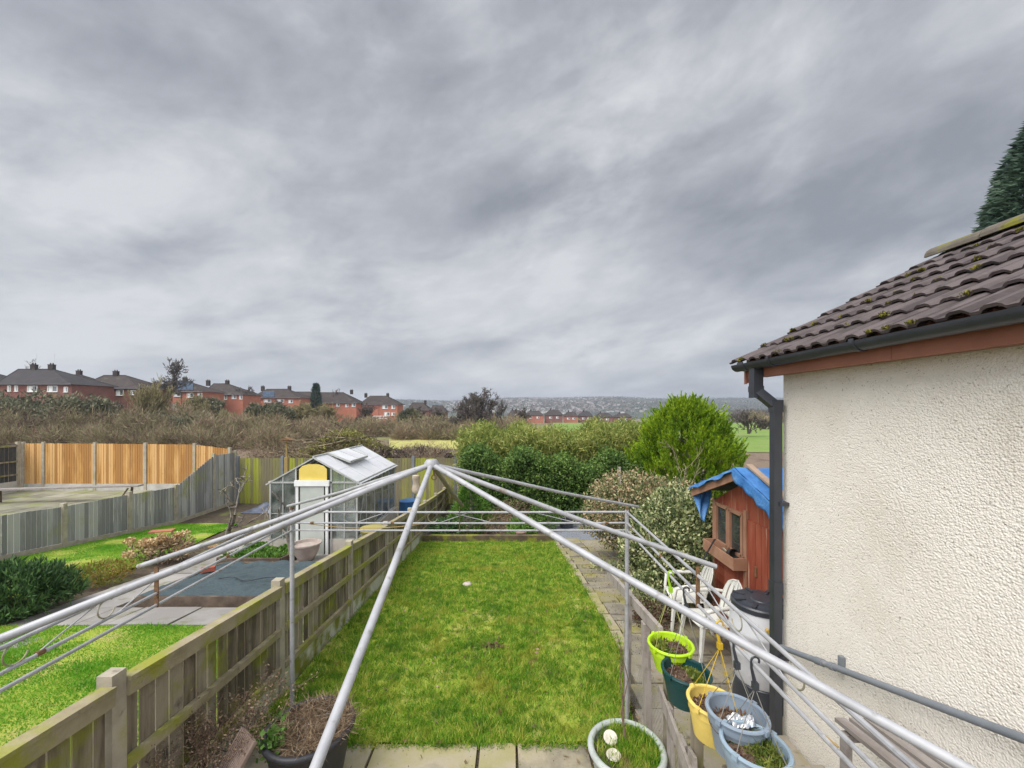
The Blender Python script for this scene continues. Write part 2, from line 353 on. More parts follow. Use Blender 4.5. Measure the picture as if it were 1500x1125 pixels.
m_redwood = mat('red_shed_wood', [(.18, .038, .020), (.27, .062, .032), (.34, .10, .055)], scale=2.2, stretch=(3, 3, .5), island=.22, rough=.75, bump=.3, bscale=30, bstretch=(3, 3, .3),
                spots=[((.46, .28, .20), 3.5, .57, .72, (6, 6, .45)), ((.11, .03, .02), 2.5, .6, .75, (4, 4, .6))])
m_redtrim = mat('brown_shed_trim', [(.27, .135, .08), (.36, .20, .13)], scale=4, rough=.8)
m_tarp = mat('blue_tarpaulin', [(.03, .13, .36), (.055, .20, .48), (.12, .28, .56)], scale=3, rough=.5, bump=.9, bscale=22, bdist=.02, detail=8, spec=.4, trans=.08, spots=[((.22, .34, .50), 5, .58, .72)])
m_glass = glassmat('greenhouse_glass', refl=.10, dirt=.20)
m_win = mat('dark_window_glass', [(.018, .022, .022), (.06, .07, .065)], scale=3, rough=.06, spec=.8)
m_roofglass = mat('sky_reflection_roof_glass', [(.52, .52, .53), (.64, .64, .65)], scale=2, rough=.3, spec=.6, spots=[((.52, .52, .51), 1.5, .55, .7)])  # pale sky reflection put into the colour of the panes
m_alu = mat('dull_aluminium', [(.36, .36, .34), (.50, .50, .48)], scale=6, rough=.5, metal=.35)
m_yellow = mat('yellow_panel', [(.62, .46, .09), (.70, .54, .14)], scale=3, rough=.6)
m_doorp = mat('pale_door', [(.40, .42, .38), (.50, .51, .47)], scale=2, rough=.45)
m_brickbase = mat('pale_blockwork', [(.33, .29, .25), (.44, .40, .35)], scale=6, rough=.95, bump=.4, bscale=40)
m_membrane = mat('green_membrane', [(.028, .045, .052), (.048, .072, .078), (.036, .054, .068)], scale=3, detail=7, rough=.6, bump=.6, bscale=9, bdist=.03, spec=.4, spots=[((.06, .085, .09), 12, .6, .7, (1, 7, 1))])
m_timber = mat('dark_timber_edge', [(.07, .05, .038), (.15, .11, .08)], scale=5, rough=.9, bump=.3, bscale=40)
m_sleeper = mat('mossy_sleeper', [(.07, .05, .035), (.13, .10, .06)], scale=4, rough=.95, bump=.5, bscale=25, spots=[((.20, .20, .03), 3, .5, .62)])
m_bark = mat('grey_bark', [(.13, .115, .095), (.24, .21, .17)], scale=14, rough=.95)
m_bark_far = mat('far_bark', [(.07, .058, .052), (.13, .11, .095)], scale=2, island=.2, rough=.95)
m_bark_ol = mat('mossy_far_bark', [(.19, .165, .075), (.30, .26, .14)], scale=1, island=.4, rough=.95)
m_dead = leafmat('dried_stems', [(.12, .08, .05), (.22, .15, .09), (.34, .25, .16)], scale=6, trans=.1, rough=.9)
m_scrub = leafmat('scrub_twigs', [(.13, .09, .068), (.25, .18, .125), (.17, .18, .08), (.33, .27, .16), (.24, .16, .12)], scale=.26, island=.30, trans=.1, rough=.95, detail=3, lo=.32, hi=.68)
m_scrub_g = leafmat('scrub_evergreen', [(.08, .085, .055), (.14, .145, .085), (.20, .19, .12)], scale=.3, island=.45, trans=.1, rough=.9)
m_brick = mat('red_brick', [(.17, .076, .062), (.235, .108, .088)], scale=.8, detail=9, rough=.9, spots=[((.19, .07, .055), .5, .5, .65)])
m_brick_b = mat('brown_brick', [(.17, .075, .055), (.25, .115, .085)], scale=.8, detail=9, rough=.9)
m_brick_o = mat('orange_brick', [(.34, .125, .08), (.42, .165, .108)], scale=.8, detail=9, rough=.9)
m_slate = mat('brown_house_roof', [(.032, .024, .023), (.055, .042, .038)], scale=.9, detail=8, rough=.85, spots=[((.075, .07, .05), .7, .58, .7)])
m_slate2 = mat('dark_house_roof', [(.027, .024, .026), (.045, .040, .042)], scale=.9, detail=8, rough=.85)
m_solar = mat('solar_panel', [(.012, .03, .06), (.03, .055, .09)], scale=.5, rough=.2, spec=.7)
m_pane = mat('far_window_pane', [(.05, .06, .07), (.20, .22, .24)], scale=.6, rough=.1, spec=.6)
def plain(name, c, rough=.5, spec=.4, v=.12, sc=12, **k): return mat(name, [tuple(q * (1 - v) for q in c), tuple(min(1, q * (1 + v)) for q in c)], scale=sc, rough=rough, spec=spec, **k)
# ------------------------------------------------------------------ ground, lawns, paving
def ground():
    xs = sorted(set([-4500, -2000, -1000, -500, -300, -200, -160] + list(range(-140, 150, 6)) + [200, 300, 500, 1000, 2000, 4500]))
    ys = sorted(set([-40, -10, 0, 3.4, 14, 17, 25, 35, 45, 55] + list(range(58, 180, 5)) + [200, 240, 300, 360, 420, 500, 700, 1000, 2000, 6000]))
    vs = [(x, y, g(x, y)) for y in ys for x in xs]; n = len(xs)
    mb = MB(); mb.add(vs, [(j * n + i, j * n + i + 1, (j + 1) * n + i + 1, (j + 1) * n + i) for j in range(len(ys) - 1) for i in range(n - 1)])
    mb.build('ground', m_ground, kind='structure')
def sheet(name, L, R, y0, y1, dz, m, nx=2, step=1.0, rip=0., kind='structure', zf=None):
    ys = [y0]; y = y0
    while y + step < y1: y += step; ys.append(y)
    ys = sorted(set(ys + [y1] + [k for k in (3.4, 14., 55.) if y0 < k < y1]))
    mb = MB(); vs = []
    for y in ys:
        l, r = (L(y) if callable(L) else L), (R(y) if callable(R) else R)
        for i in range(nx + 1):
            x = l + (r - l) * i / nx
            vs.append((x, y, (zf(x, y) if zf else g(x, y)) + dz + rip * (1 + math.sin(x * 3.1 + y * 1.7) * math.sin(y * 2.3 - x)) / 2))
    n = nx + 1; mb.add(vs, [(j * n + i, j * n + i + 1, (j + 1) * n + i + 1, (j + 1) * n + i) for j in range(len(ys) - 1) for i in range(nx)])
    return mb.build(name, m, kind=kind, smooth=180)
def lawn_right(y):
    p = [(3.4, .98), (4.13, 1.1), (5.1, 1.33), (7, 1.27), (11, 1.1)]
    for (a, b), (c, d) in zip(p, p[1:]):
        if y <= c: return b + (d - b) * (y - a) / (c - a)
    return 1.1
fence_x = lambda y: -2.24 - .025 * y
ground()
sheet('garden_soil', -20.4, 9, -3, 17.2, .006, m_soil, nx=4)
sheet('lawn', lambda y: fence_x(y) + .06, lawn_right, 3.4, 11, .02, m_lawn, nx=24, step=.2, rip=.03)
sheet('neighbour_lawn', -7.2, lambda y: fence_x(y) - .06, 1.5, 5.7, .02, m_lawn, nx=12, step=.3, rip=.03)
sheet('neighbour_back_lawn', -11.4, lambda y: -7.9 - max(0, y - 9) * .28, 5.5, 13.9, .02, m_lawn, nx=12, step=.3, rip=.03)

def in_lawn(n, L, R, y0, y1, dens=1.0):
    y = y0 + (y1 - y0) * NP.random(n) ** dens
    l = np.array([L(v) if callable(L) else L for v in y]); r = np.array([R(v) if callable(R) else R for v in y])
    x = l + (r - l) * NP.random(n)
    z = np.array([g(a, b) for a, b in zip(x, y)]) + .03
    return np.stack([x, y, z], 1)
def grass(name, L, R, y0, y1, n, m, label, hl=(.035, .085), w=.0065, dens=1.0, lean=.75):
    P = in_lawn(n, L, R, y0, y1, dens)
    D = NP.normal(size=(n, 3)) * lean; D[:, 2] = 1
    k = .6 + .8 * (.5 + .5 * np.sin(P[:, 0] * 4.3 + np.sin(P[:, 1] * 3.1) * 2)) * (.5 + .5 * np.sin(P[:, 1] * 5.1 + P[:, 0] * 1.9))
    o = quads(name, P, D, (hl[0] + (hl[1] - hl[0]) * NP.random(n)) * k, w * (.7 + .6 * NP.random(n)) * (P[:, 1] / 5) ** .5, m, kind='stuff', tip=.4)
    o['label'] = label; o['category'] = 'grass'
def tufts(name, L, R, y0, y1, nt, per, m, label, h=(.03, .10), w=.006, dens=1.0):
    C = in_lawn(nt, L, R, y0, y1, dens); k = np.repeat(np.arange(nt), per); n = nt * per
    P = C[k] + NP.normal(size=(n, 3)) * (.022, .022, 0); lean = NP.normal(size=(nt, 3)) * (.55, .55, 0); lean[:, 2] = 1
    big = h[0] + (h[1] - h[0]) * NP.random(nt) ** 2.2
    D = lean[k] + NP.normal(size=(n, 3)) * (.45, .45, .1)
    o = quads(name, P, D, big[k] * (.6 + .6 * NP.random(n)), w * (.7 + .6 * NP.random(n)) * np.clip(P[:, 1] / 4.5, .8, 2) ** .6, m, kind='stuff', tip=.4)
    o['label'] = label; o['category'] = 'grass'
tufts('lawn_grass', lambda y: fence_x(y) + .09, lambda y: lawn_right(y) + .05, 3.36, 10.98, 24000, 16, m_grass, 'mossy long winter grass of the middle lawn', dens=1.15)
grass('neighbour_grass', -7.2, lambda y: fence_x(y) - .1, 1.6, 5.7, 120000, m_grass_n, 'bright short grass on the near lawn behind the left fence', hl=(.03, .06), w=.008)
grass('neighbour_back_grass', -11.35, lambda y: -7.9 - max(0, y - 9) * .28, 5.5, 13.8, 90000, m_grass_n, 'bright cut grass beside the silver grey fence', hl=(.025, .05), w=.009)

def slab(mb, x0, x1, y0, y1, top, thk=.05, jit=.0):
    c = [(x0, y0), (x1, y0), (x1, y1), (x0, y1)]; c = [(x + RN.uniform(-jit, jit), y + RN.uniform(-jit, jit)) for x, y in c]
    h = RN.uniform(-.006, .006)
    b = [(x, y, g(x, y) + top - thk + h) for x, y in c]; t = [(x, y, g(x, y) + top + h) for x, y in c]
    k = 4; mb.add(b + t, [(3, 2, 1, 0), (4, 5, 6, 7)] + [(i, (i + 1) % k, (i + 1) % k + k, i + k) for i in range(k)])
mb = MB()
for y0, y1 in ((2.9, 3.39), (2.42, 2.88), (1.8, 2.4), (1.2, 1.78)):
    x = -2.3 + RN.uniform(0, .2)
    cuts = [-2.28, -1.66, -1.13, -.27, .04, .63, 1.02] if y0 > 2.8 else [-2.28, -1.7, -1.05, -.6, .1, .5, 1.02]
    for a, b in zip(cuts, cuts[1:]): slab(mb, a + .012, b - .012, y0, y1, .035, jit=.006)
mb.build('patio_paving', m_slab, kind='structure')
mb = MB(); y = 3.45
while y < 11.0:
    h = RN.choice((.2, .42, .5, .6)); x = lawn_right(y) + .16; xe = 2.9 if y < 6 else 2.75
    while x < xe:
        w = RN.choice((.3, .6, .6, .75)); slab(mb, x + .01, min(x + w, xe + .1) - .01, y, y + h - .02, .03, jit=.008); x += w
    y += h
y = 1.0
while y < 3.4:                                                     # beside the house, rising towards the camera in low steps
    x = 1.13
    while x < 2.2:
        w = RN.choice((.36, .5)); slab(mb, x, min(x + w - .015, 2.26), y, y + .38, .03 + (.24 * (3.35 - y) if x > 1.6 else 0), thk=.3, jit=.004); x += w
    y += .4
mb.build('garden_path', m_path, kind='structure')
mb = MB()                                                         # broken stone and brick edging between lawn and path
y = 5.0
while y < 11:
    L_ = RN.uniform(.22, .6); x = lawn_right(y)
    slab(mb, x + .01, x + .14, y, y + L_ - .02, .055, jit=.012); y += L_
tag(mb.build('stone_edging', m_slab, loc=(1.2, 5, 0)), 'row of broken mossy edging stones between lawn and path', 'edging')
mb = MB(); mb.prism([(-2.45, 11.02, g(0, 11) - .1), (1.12, 11.02, g(0, 11) - .1), (1.12, 11.02, g(0, 11) + .2), (-2.45, 11.02, g(0, 11) + .2)], (0, .14, 0))
tag(mb.build('timber_sleeper', m_sleeper, loc=(-.7, 11.1, g(0, 11))), 'long mossy railway sleeper across the far end of the lawn', 'sleeper')
# next door: path, slabs, gravel terrace
mb = MB(); y = 4.6
while y < 11.8:
    slab(mb, -7.05 - (y - 5) * .06, -6.12 - (y - 5) * .06, y, y + .88, .03, jit=.01); y += .9
for x in (-6.35, -5.7, -4.8, -3.9, -3.1): slab(mb, x, x + (.62 if x < -6 else .87), 5.74, 6.38, .035, jit=.01)
for y in (8.55, 9.15): slab(mb, -4.85, -2.6, y, y + .58, .03)
for y in (6.5, 7.4): slab(mb, -3.15, -2.5, y, y + .88, .03)
for x in np.arange(-6.3, -2.6, .62): slab(mb, x, x + .6, 12.9, 13.5, .03)
mb.build('neighbour_path', m_slab_g, kind='structure')
b = MB(); y = 8.0
while y < 16.6:
    x = -20.0
    while x < -12.3: b.box((x + .37, y + .37, -.58 + RN.uniform(-.006, .006)), (.73, .73, .12)); x += .745
    y += .745
b.build('neighbour_terrace', mat('mossy_terrace', [(.14, .13, .10), (.23, .22, .16), (.19, .20, .08), (.28, .265, .21)], scale=.55, detail=8, island=.3, rough=.95, bump=.3, bscale=20), kind='structure')
sheet('slate_gravel', 1.15, 4.2, 11.3, 14.6, .03, m_gravel, nx=3)
# field beyond the gardens
def field_sheet(name, poly_l, poly_r, y0, y1, dz, m): return sheet(name, poly_l, poly_r, y0, y1, dz, m, nx=12, step=4)
field_sheet('bare_field', lambda y: -1.35 * y, lambda y: .9 * y, 17.6, 41, .03, m_dirt)
field_sheet('dry_field', lambda y: -.30 * y, lambda y: -.02 * y, 40, 54, .06, m_straw)
field_sheet('meadow', lambda y: .10 * y, lambda y: 1.1 * y, 37, 150, .07, m_meadow)

# ------------------------------------------------------------------ gazebo frame on the patio
def gazebo():
    GX0, GX1, GY0, GY1 = -1.97, 1.03, .87, 3.67; gm = (-.446, 2.27); zt = (1.883, 1.785, 1.72)
    T = thing('gazebo_frame', 'bare grey tubular gazebo frame without its canopy over the patio', 'gazebo', (gm[0], gm[1], 0))
    for x in (GX0, GX1):
        for y in (GY0, GY1):
            b = MB(); b.path([(x, y, .04 if y < 3.4 else g(x, y)), (x, y, 1.9)], .019, 10)
            b.box((x, y, (.045 if y < 3.4 else g(x, y) + .02)), (.10, .10, .008)); b.build('leg', m_tube, T, 40)
    hub = Vector((gm[0], gm[1], 2.497))
    b = MB(); b.lathe([(.0, .028), (.028, .026), (.04, .01), (.04, -.012), (.02, -.03), (.0, -.032)], hub, 16); b.build('roof_hub', m_tube, T, 40)
    b = MB(); b.path([hub + Vector((.012, 0, -.03)), hub + Vector((.014, 0, -.06))], .004, 6)
    b.path([hub + Vector((.014 + .013 * math.sin(a), 0, -.073 + .013 * math.cos(a))) for a in np.linspace(0, 6.28, 13)[:-1]], .003, 5, closed=True); b.build('hook', m_rust, T, 60)
    o = .1; ends = [(GX0 - o, GY0 - .05), (GX1 + o, GY0 - .05), (GX0 - .05, GY1 + .02), (GX1 + o, GY1), (gm[0], GY0 - o), (gm[0], GY1 + .04), (GX0 - o, gm[1]), (GX1 + o, gm[1])]
    for i, (x, y) in enumerate(ends):
        e = Vector((x, y, 1.958 if i == 1 else 1.93)); d = (e - hub).normalized(); far = i in (2, 3)
        a = hub + d * .03; s = -.006 if i < 4 else 0
        mid = (a + e) / 2 + Vector((0, 0, -.012))
        b = MB(); rr = .0138 if not far else .0115
        b.path([a + (mid - a) * .0, a + (mid - a) * .5 + Vector((0, 0, .002)), mid, mid + (e - mid) * .5 + Vector((0, 0, -.001)), e], rr, 10)
        
        b.build('rafter', m_tube_d if i == 5 else m_tube, T, 40)
    def side(a, c, nsc):
        a, c = Vector(a), Vector(c); dv = (c - a)
        for z in zt:
            b = MB(); p, q = a.copy(), c.copy(); p.z = q.z = z
            b.path([p, p.lerp(q, .33) + Vector((0, 0, -.003)), p.lerp(q, .66) + Vector((0, 0, -.003)), q], .0095 if z == zt[0] else .0085, 8); b.build('rail', m_tube, T, 40)
        t = dv.normalized()
        for f in nsc:                                              # a tarnished scroll and a thin slanting bar between the rails
            c0 = a + dv * f; c0.z = (zt[0] + zt[1]) / 2
            b = MB(); b.path([c0 + t * (.043 * math.cos(w)) + Vector((0, 0, .043 * math.sin(w))) for w in np.linspace(.9, 6.0, 20)], .0035, 6)
            b.build('scroll', m_scroll, T, 60)
            b = MB(); p = c0 + t * .06; q = c0 + t * .34 * (1 if f < .5 else -1); p.z = zt[1]; q.z = zt[0]; b.path([p, q], .0035, 6); b.build('slanting_bar', m_tube, T, 60)
        for f in (.06, .30, .70, .94):                                 # rusty clips where the rails are joined
            c0 = a + dv * f; b = MB(); b.path([Vector((c0.x, c0.y, zt[1])) - t * .014, Vector((c0.x, c0.y, zt[1])) + t * .014], .0118, 8); b.build('rail_clip', m_rust, T, 40)
        m = a + dv * .5; b = MB(); b.beam((m.x, m.y, zt[2] - .015), (m.x, m.y, 1.93), .022, .006, up=t); b.build('bracket', m_rust, T)
    side((GX0, GY1, 0), (GX1, GY1, 0), (.17, .42, .58, .83)); side((GX0, GY0, 0), (GX1, GY0, 0), (.2, .8))
    side((GX0, GY0, 0), (GX0, GY1, 0), (.27, .40, .78)); side((GX1, GY0, 0), (GX1, GY1, 0), (.22, .36, .80))
    for x in (GX0, GX1):
        b = MB(); b.beam((x, GY1, 1.70), (x, GY1, 1.925), .03, .012, up=(1, 0, 0)); b.build('bracket', m_rust, T)
gazebo()
b = MB(); f = Vector((-.545, 2.33, 2.41))                           # bird feeder on its hook under the left rafter
T = thing('bird_feeder', 'small cream fat ball feeder hanging under the left gazebo rafter', 'bird feeder', f)
b.path([f + Vector((0, 0, .062)), f + Vector((0, 0, .02))], .003, 6); b.build('hook', m_rust, T, 60)
b = MB(); b.lathe([(0, .02), (.02, .016), (.024, 0), (.017, -.02), (.022, -.045), (.026, -.065), (.02, -.085), (0, -.09)], f, 12); b.build('feeder_body', plain('cream_fat', (.50, .42, .32), .8, sc=60), T, 60)

# ------------------------------------------------------------------ fences
def fence(name, label, pts, mb_, mp_, mr_, side=1, rails=(), gb=.0, gmat=None, bw=.125, posttop=.07, pw=.1, zbase=None, cap=0, railw=.045, postmat2=None):
    zb = [(zbase if zbase is not None else g(x, y)) for x, y, z in pts]
    T = thing(name, label, 'fence', (pts[0][0], pts[0][1], zb[0]))
    for i, (x, y, z) in enumerate(pts):
        b = MB(); j = RN.uniform(-.008, .008)
        b.prism([(x - pw / 2, y - pw / 2, zb[i] - .3), (x + pw / 2, y - pw / 2, zb[i] - .3), (x + pw / 2, y + pw / 2, zb[i] - .3), (x - pw / 2, y + pw / 2, zb[i] - .3)], (j, j, z + posttop - zb[i] + .3))
        b.build('post', mp_, T)
    for i in range(len(pts) - 1):
        a, c = Vector(pts[i]), Vector(pts[i + 1]); dv = c - a; L = math.hypot(dv.x, dv.y); t = Vector((dv.x / L, dv.y / L, 0)); n = Vector((t.y, -t.x, 0)) * side
        u = pw / 2 + .004; b = MB()
        while u < L - pw / 2 - .01:
            w = min(bw * RN.uniform(.97, 1.03), L - pw / 2 - u - .004); f = (u + w / 2) / L
            p = a + t * (u + w / 2); zt = a.z + (c.z - a.z) * f - .02 + RN.uniform(-.006, .006); z0 = zb[i] + (zb[i + 1] - zb[i]) * f + gb
            th = RN.uniform(-.10, .10)
            m = Matrix.Rotation(math.atan2(t.y, t.x) + th, 3, 'Z') 
            off = n * RN.uniform(-.004, .004)
            b.box((p.x + off.x, p.y + off.y, (zt + z0) / 2), (w - .013, .014, zt - z0), m); u += w
        b.build('panel', mb_, T)
        for fr in rails:
            p = a + t * (pw / 2) + n * (.012 + railw / 2); q = c - t * (pw / 2) + n * (.012 + railw / 2)
            p.z = zb[i] + gb + (a.z - zb[i] - gb) * fr - .04; q.z = zb[i + 1] + gb + (c.z - zb[i + 1] - gb) * fr - .04
            b = MB(); b.beam(p, q, railw, .085 if fr > .9 else .06); b.build('rail', mr_, T)
        if cap:
            p = a + t * (pw / 2) + n * .02; q = c - t * (pw / 2) + n * .02; p.z += .0; q.z += .0
            b = MB(); b.beam(p, q, .085, .025); b.build('cap_rail', mr_, T)
        if gb:
            p = a + t * (pw / 2); q = c - t * (pw / 2); h = gb + .1; p.z = zb[i] + gb - h / 2; q.z = zb[i + 1] + gb - h / 2
            b = MB(); b.beam(p, q, .05, h - .006); b.build('gravel_board', gmat or mp_, T)
    return T
ys = [(.6, 1.38), (2.36, 1.22), (4.11, 1.03), (6.0, .81), (7.9, .57), (9.95, .34), (11.9, .10), (13.9, -.10), (15.8, -.28), (16.9, -.3)]
fence('garden_fence', 'weathered low board fence with mossy rails and concrete posts left of the middle lawn', [(fence_x(y), y, z) for y, z in ys],
      m_wood, m_post, m_rail, side=1, rails=(.03, .5, .985), gb=.30, gmat=m_gboard, bw=.115, cap=1, pw=.088)
fence('garden_fence', 'silver grey board fence that steps up tall at its far end', [(-11.5, y, z) for y, z in ((5.2, .6), (7, .57), (8.7, .48), (10.5, .33), (12.3, .27), (14, .17), (15.8, 1.05), (17.0, 1.03))],
      m_greyfence, m_post, m_greyfence, side=-1, rails=(), gb=.13, gmat=m_post, bw=.115)
fence('garden_fence', 'new orange timber fence on a white gravel board at the far left', [(x, 16.85, z) for x, z in ((-20.1, 1.43), (-19.26, 1.43), (-17.15, 1.42), (-15.06, 1.40), (-13.05, 1.38), (-11.62, 1.2))],
      m_newfence, m_post, m_newfence, side=-1, gb=.27, gmat=m_conc, bw=.10, zbase=-.52, posttop=.04)
fence('garden_fence', 'dark stained fence on a pale block base at the left edge', [(-20.15, y, 1.42) for y in (11, 12.9, 14.8, 16.7)],
      m_darkfence, m_post, m_wood, side=1, rails=(.2, .55, .97), gb=.42, gmat=m_conc, bw=.14, zbase=-.52)
fence('garden_fence', 'tall back fence green with algae behind the greenhouse', [(x, 17.05, .80) for x in (-11.4, -9.55, -7.75, -5.9, -4.1, -2.35)],
      m_greenfence, m_pipe, m_greenfence, side=1, gb=.0, bw=.115)
# broken low fence between patio and side path
FX = 1.09
T = thing('picket_fence', 'grey unpainted low fence with chicken wire right of the lawn', 'fence', (FX, 3.4, 0))
mw = mat('silver_grey_timber', [(.22, .19, .17), (.34, .30, .27), (.27, .24, .20)], scale=4, stretch=(3, 3, .7), island=.2, rough=.9, bump=.4, bscale=40, spots=[((.17, .15, .11), 4, .56, .7)])
b = MB(); b.beam((FX - .01, 4.57, .97), (FX + .01, 3.02, 1.15), .035, .085); b.build('top_rail', mw, T)
for y, z, lean in ((4.0, 1.03, .02), (3.35, 1.06, -.03), (2.93, 1.0, .0), (2.5, .93, .01), (2.1, .95, .0), (1.7, .98, 0)):
    b = MB(); b.beam((FX + .03, y, g(0, y) - .1), (FX + .03 + lean, y, z), .07, .05, up=(1, 0, 0)); b.build('post', m_wood if y < 3 else mw, T)
for y, z, l in ((3.82, .55, .06), (2.75, .78, .05), (2.64, .72, -.06), (2.38, .75, .07), (2.27, .7, -.05), (1.95, .78, .03), (1.84, .8, -.02)):
    b = MB(); b.beam((FX - .012, y, -.02 + g(0, y)), (FX - .012, y + l, z), .018, .09, up=(0, 1, 0)); b.build('picket', mw, T)
b = MB(); b.beam((FX - .03, 2.95, .78), (FX - .03, 1.5, .35), .02, .09); b.build('loose_board', mw, T)
b = MB()
for k in range(64):
    y = 1.6 + k * .038
    for s in (1, -1): b.path([(FX + .075, y, .02 + g(0, y)), (FX + .075, y + s * .36, .60)], .0012, 3, caps=False)
b.build('wire_mesh', m_alu, T)

# ------------------------------------------------------------------ house extension on the right
def extension():
    T = thing('rendered_house', 'cream pebbledashed single storey house wing with brown tiled roof', 'house', (3.9, 0, 0))
    EX, EZ, RX, RZ, Y1, Y0 = 2.03, 3.196, 3.93, 4.19, 3.80, -2.6
    b = MB(); b.prism([(2.28, 3.44, -.25), (5.58, 3.44, -.25), (5.58, 3.44, 3.10), (3.93, 3.44, 3.98), (2.28, 3.44, 3.10)], (0, -6, 0)); b.build('wall', m_render, T)
    # roof: courses of rolled tiles, each course a strip with its own thickness, lying on the one below
    prof = [(0, 0), (.14, 0), (.18, .013), (.24, .021), (.39, .021), (.45, .012), (.48, 0), (.64, 0), (.68, .013), (.74, .021), (.89, .021), (.95, .012), (1, 0)]
    tw = .285; n_c = 7; sl = Vector((RX - EX, 0, RZ - EZ)); L = sl.length; sl.normalize(); nm = Vector((-sl.z, 0, sl.x))
    for sgn in (1, -1):
        b = MB()
        for c in range(n_c):
            u0, u1 = L * c / n_c, L * (c + 1) / n_c + .03; y = Y1 + .0; k = 0
            while y > Y0:
                jz = RN.uniform(-.003, .003); ju = RN.uniform(-.006, .006); vs = []
                for (f, h) in prof:
                    yy = y - f * (tw - .004)
                    for uu, lift in ((u0 + ju, .036), (u1, .008)):
                        for top in (1, 0):
                            q = sl * uu + nm * (lift + jz + h + (0 if top else -.016))
                            vs.append((EX + q.x if sgn > 0 else 2 * RX - EX - q.x, yy, EZ + q.z))
                m = len(prof); fs = []
                for i in range(m - 1):
                    A, B = i * 4, (i + 1) * 4
                    fs += [(A, A + 2, B + 2, B), (A + 1, B + 1, B + 3, A + 3), (A, B, B + 1, A + 1), (A + 2, A + 3, B + 3, B + 2)]
                fs += [(0, 1, 3, 2), ((m - 1) * 4, (m - 1) * 4 + 2, (m - 1) * 4 + 3, (m - 1) * 4 + 1)]
                b.add(vs, fs); y -= tw
        r = b.build('roof', m_tile, T, 22)
        if sgn > 0: roof = r
    y = Y1 - .02; b = MB()
    while y > Y0:
        a = [math.pi * i / 10 for i in range(11)]
        outer = [(RX - .13 * math.cos(w), y, RZ + .01 + .10 * math.sin(w)) for w in a]; inner = [(RX - .11 * math.cos(w), y, RZ + .01 + .08 * math.sin(w)) for w in a[::-1]]
        b.prism(outer + inner, (0, -.44, RN.uniform(-.008, .004))); y -= .45
    b.build('ridge_tile', m_ridge, roof)
    P = []; rs = random.Random(4)                                     # moss cushions on the ridge and in the laps of the tiles
    cl = [(RX - .1 + rs.uniform(-.04, .06), rs.uniform(-.5, 2.9), RZ + .10 + rs.uniform(-.02, .01), rs.uniform(.02, .045)) for _ in range(70)]
    for _ in range(60):
        c = rs.randrange(0, 7); u = L * c / n_c; q = sl * u + nm * .035; cl.append((EX + q.x + rs.uniform(-.01, .02), rs.uniform(.5, 3.75), EZ + q.z + .008, rs.uniform(.008, .02)))
    pts = np.concatenate([np.array(c[:3]) + rdirs(70) * np.array([c[3], c[3] * 2.2, c[3] * .6]) * NP.random((70, 1)) ** .4 for c in cl])
    d = NP.normal(size=pts.shape) * .6; d[:, 2] += 1
    quads('moss', pts, d, .014 + .012 * NP.random(len(pts)), .008, m_moss, roof)
    b = MB(); b.prism([(2.13, 3.72, 3.08), (2.155, 3.72, 3.08), (2.155, 3.72, 3.25), (2.13, 3.72, 3.25)], (0, -1.42, 0)); b.build('fascia', m_fascia, T)
    b = MB(); b.prism([(2.13, 2.297, 3.08), (2.155, 2.297, 3.08), (2.155, 2.297, 3.25), (2.13, 2.297, 3.25)], (0, -4.9, 0)); b.build('fascia', m_fascia, T)
    b = MB(); b.box((2.215, .6, 3.095), (.115, 6.1, .015)); b.build('soffit', m_fascia, T)
    b = MB(); bo = [(3.93, 3.74, 4.12), (2.12, 3.74, 3.20), (2.12, 3.74, 3.03), (3.93, 3.74, 3.95)]; b.prism(bo, (0, -.03, 0)); b.build('barge_board', m_fascia, T)
    gx, gz, gr = 2.072, 3.203, .058
    a = [math.pi + math.pi * i / 12 for i in range(13)]
    b = MB(); b.prism([(gx + gr * math.cos(w), 3.76, gz + gr * math.sin(w)) for w in a] + [(gx + (gr - .006) * math.cos(w), 3.76, gz + (gr - .006) * math.sin(w)) for w in a[::-1]], (0, -6.3, .02))
    b.prism([(gx + gr * math.cos(w), 3.768, gz + gr * math.sin(w)) for w in a], (0, -.007, 0)); gut = b.build('gutter', m_black, T, 40)
    for y in (3.66, 3.25, 2.45, 1.55, .6):
        b = MB(); dz = (3.76 - y) * .0032; c = [(gx + (gr + .006) * math.cos(w), y, gz + dz + (gr + .006) * math.sin(w)) for w in [math.pi * .93 + math.pi * 1.12 * i / 12 for i in range(13)]]
        c2 = [(gx + gr * math.cos(w), y, gz + dz + gr * math.sin(w)) for w in [math.pi * .93 + math.pi * 1.12 * i / 12 for i in range(13)]][::-1]
        b.prism(c + c2, (0, -(.09 if y in (3.66,) else .035), 0)); b.build('gutter_bracket', m_black, gut, 40)
    def sq(pts, w): 
        bb = MB()
        for p, q in zip(pts, pts[1:]): bb.beam(p, q, w, w, up=(0, 1, .01))
        return bb
    b = sq([(2.085, 3.50, 3.17), (2.085, 3.50, 2.985)], .078); b.beam((2.085, 3.50, 3.0), (2.085, 3.50, 2.95), .086, .086, up=(0, 1, 0))
    b.beam((2.075, 3.505, 2.975), (2.19, 3.425, 2.84), .07, .07, up=(0, 1, 0)); b.beam((2.085, 3.50, 2.95), (2.085, 3.50, 2.90), .08, .08, up=(0, 1, 0)); dp = b.build('downpipe', m_black, T)
    b = MB(); b.beam((2.2, 3.415, 2.87), (2.2, 3.415, .05), .066, .066, up=(0, 1, 0)); b.beam((2.2, 3.415, 2.88), (2.2, 3.415, 2.78), .078, .078, up=(0, 1, 0)); b.beam((2.2, 3.415, 1.37), (2.2, 3.415, 1.27), .077, .077, up=(0, 1, 0)); b.build('downpipe', m_black, T)
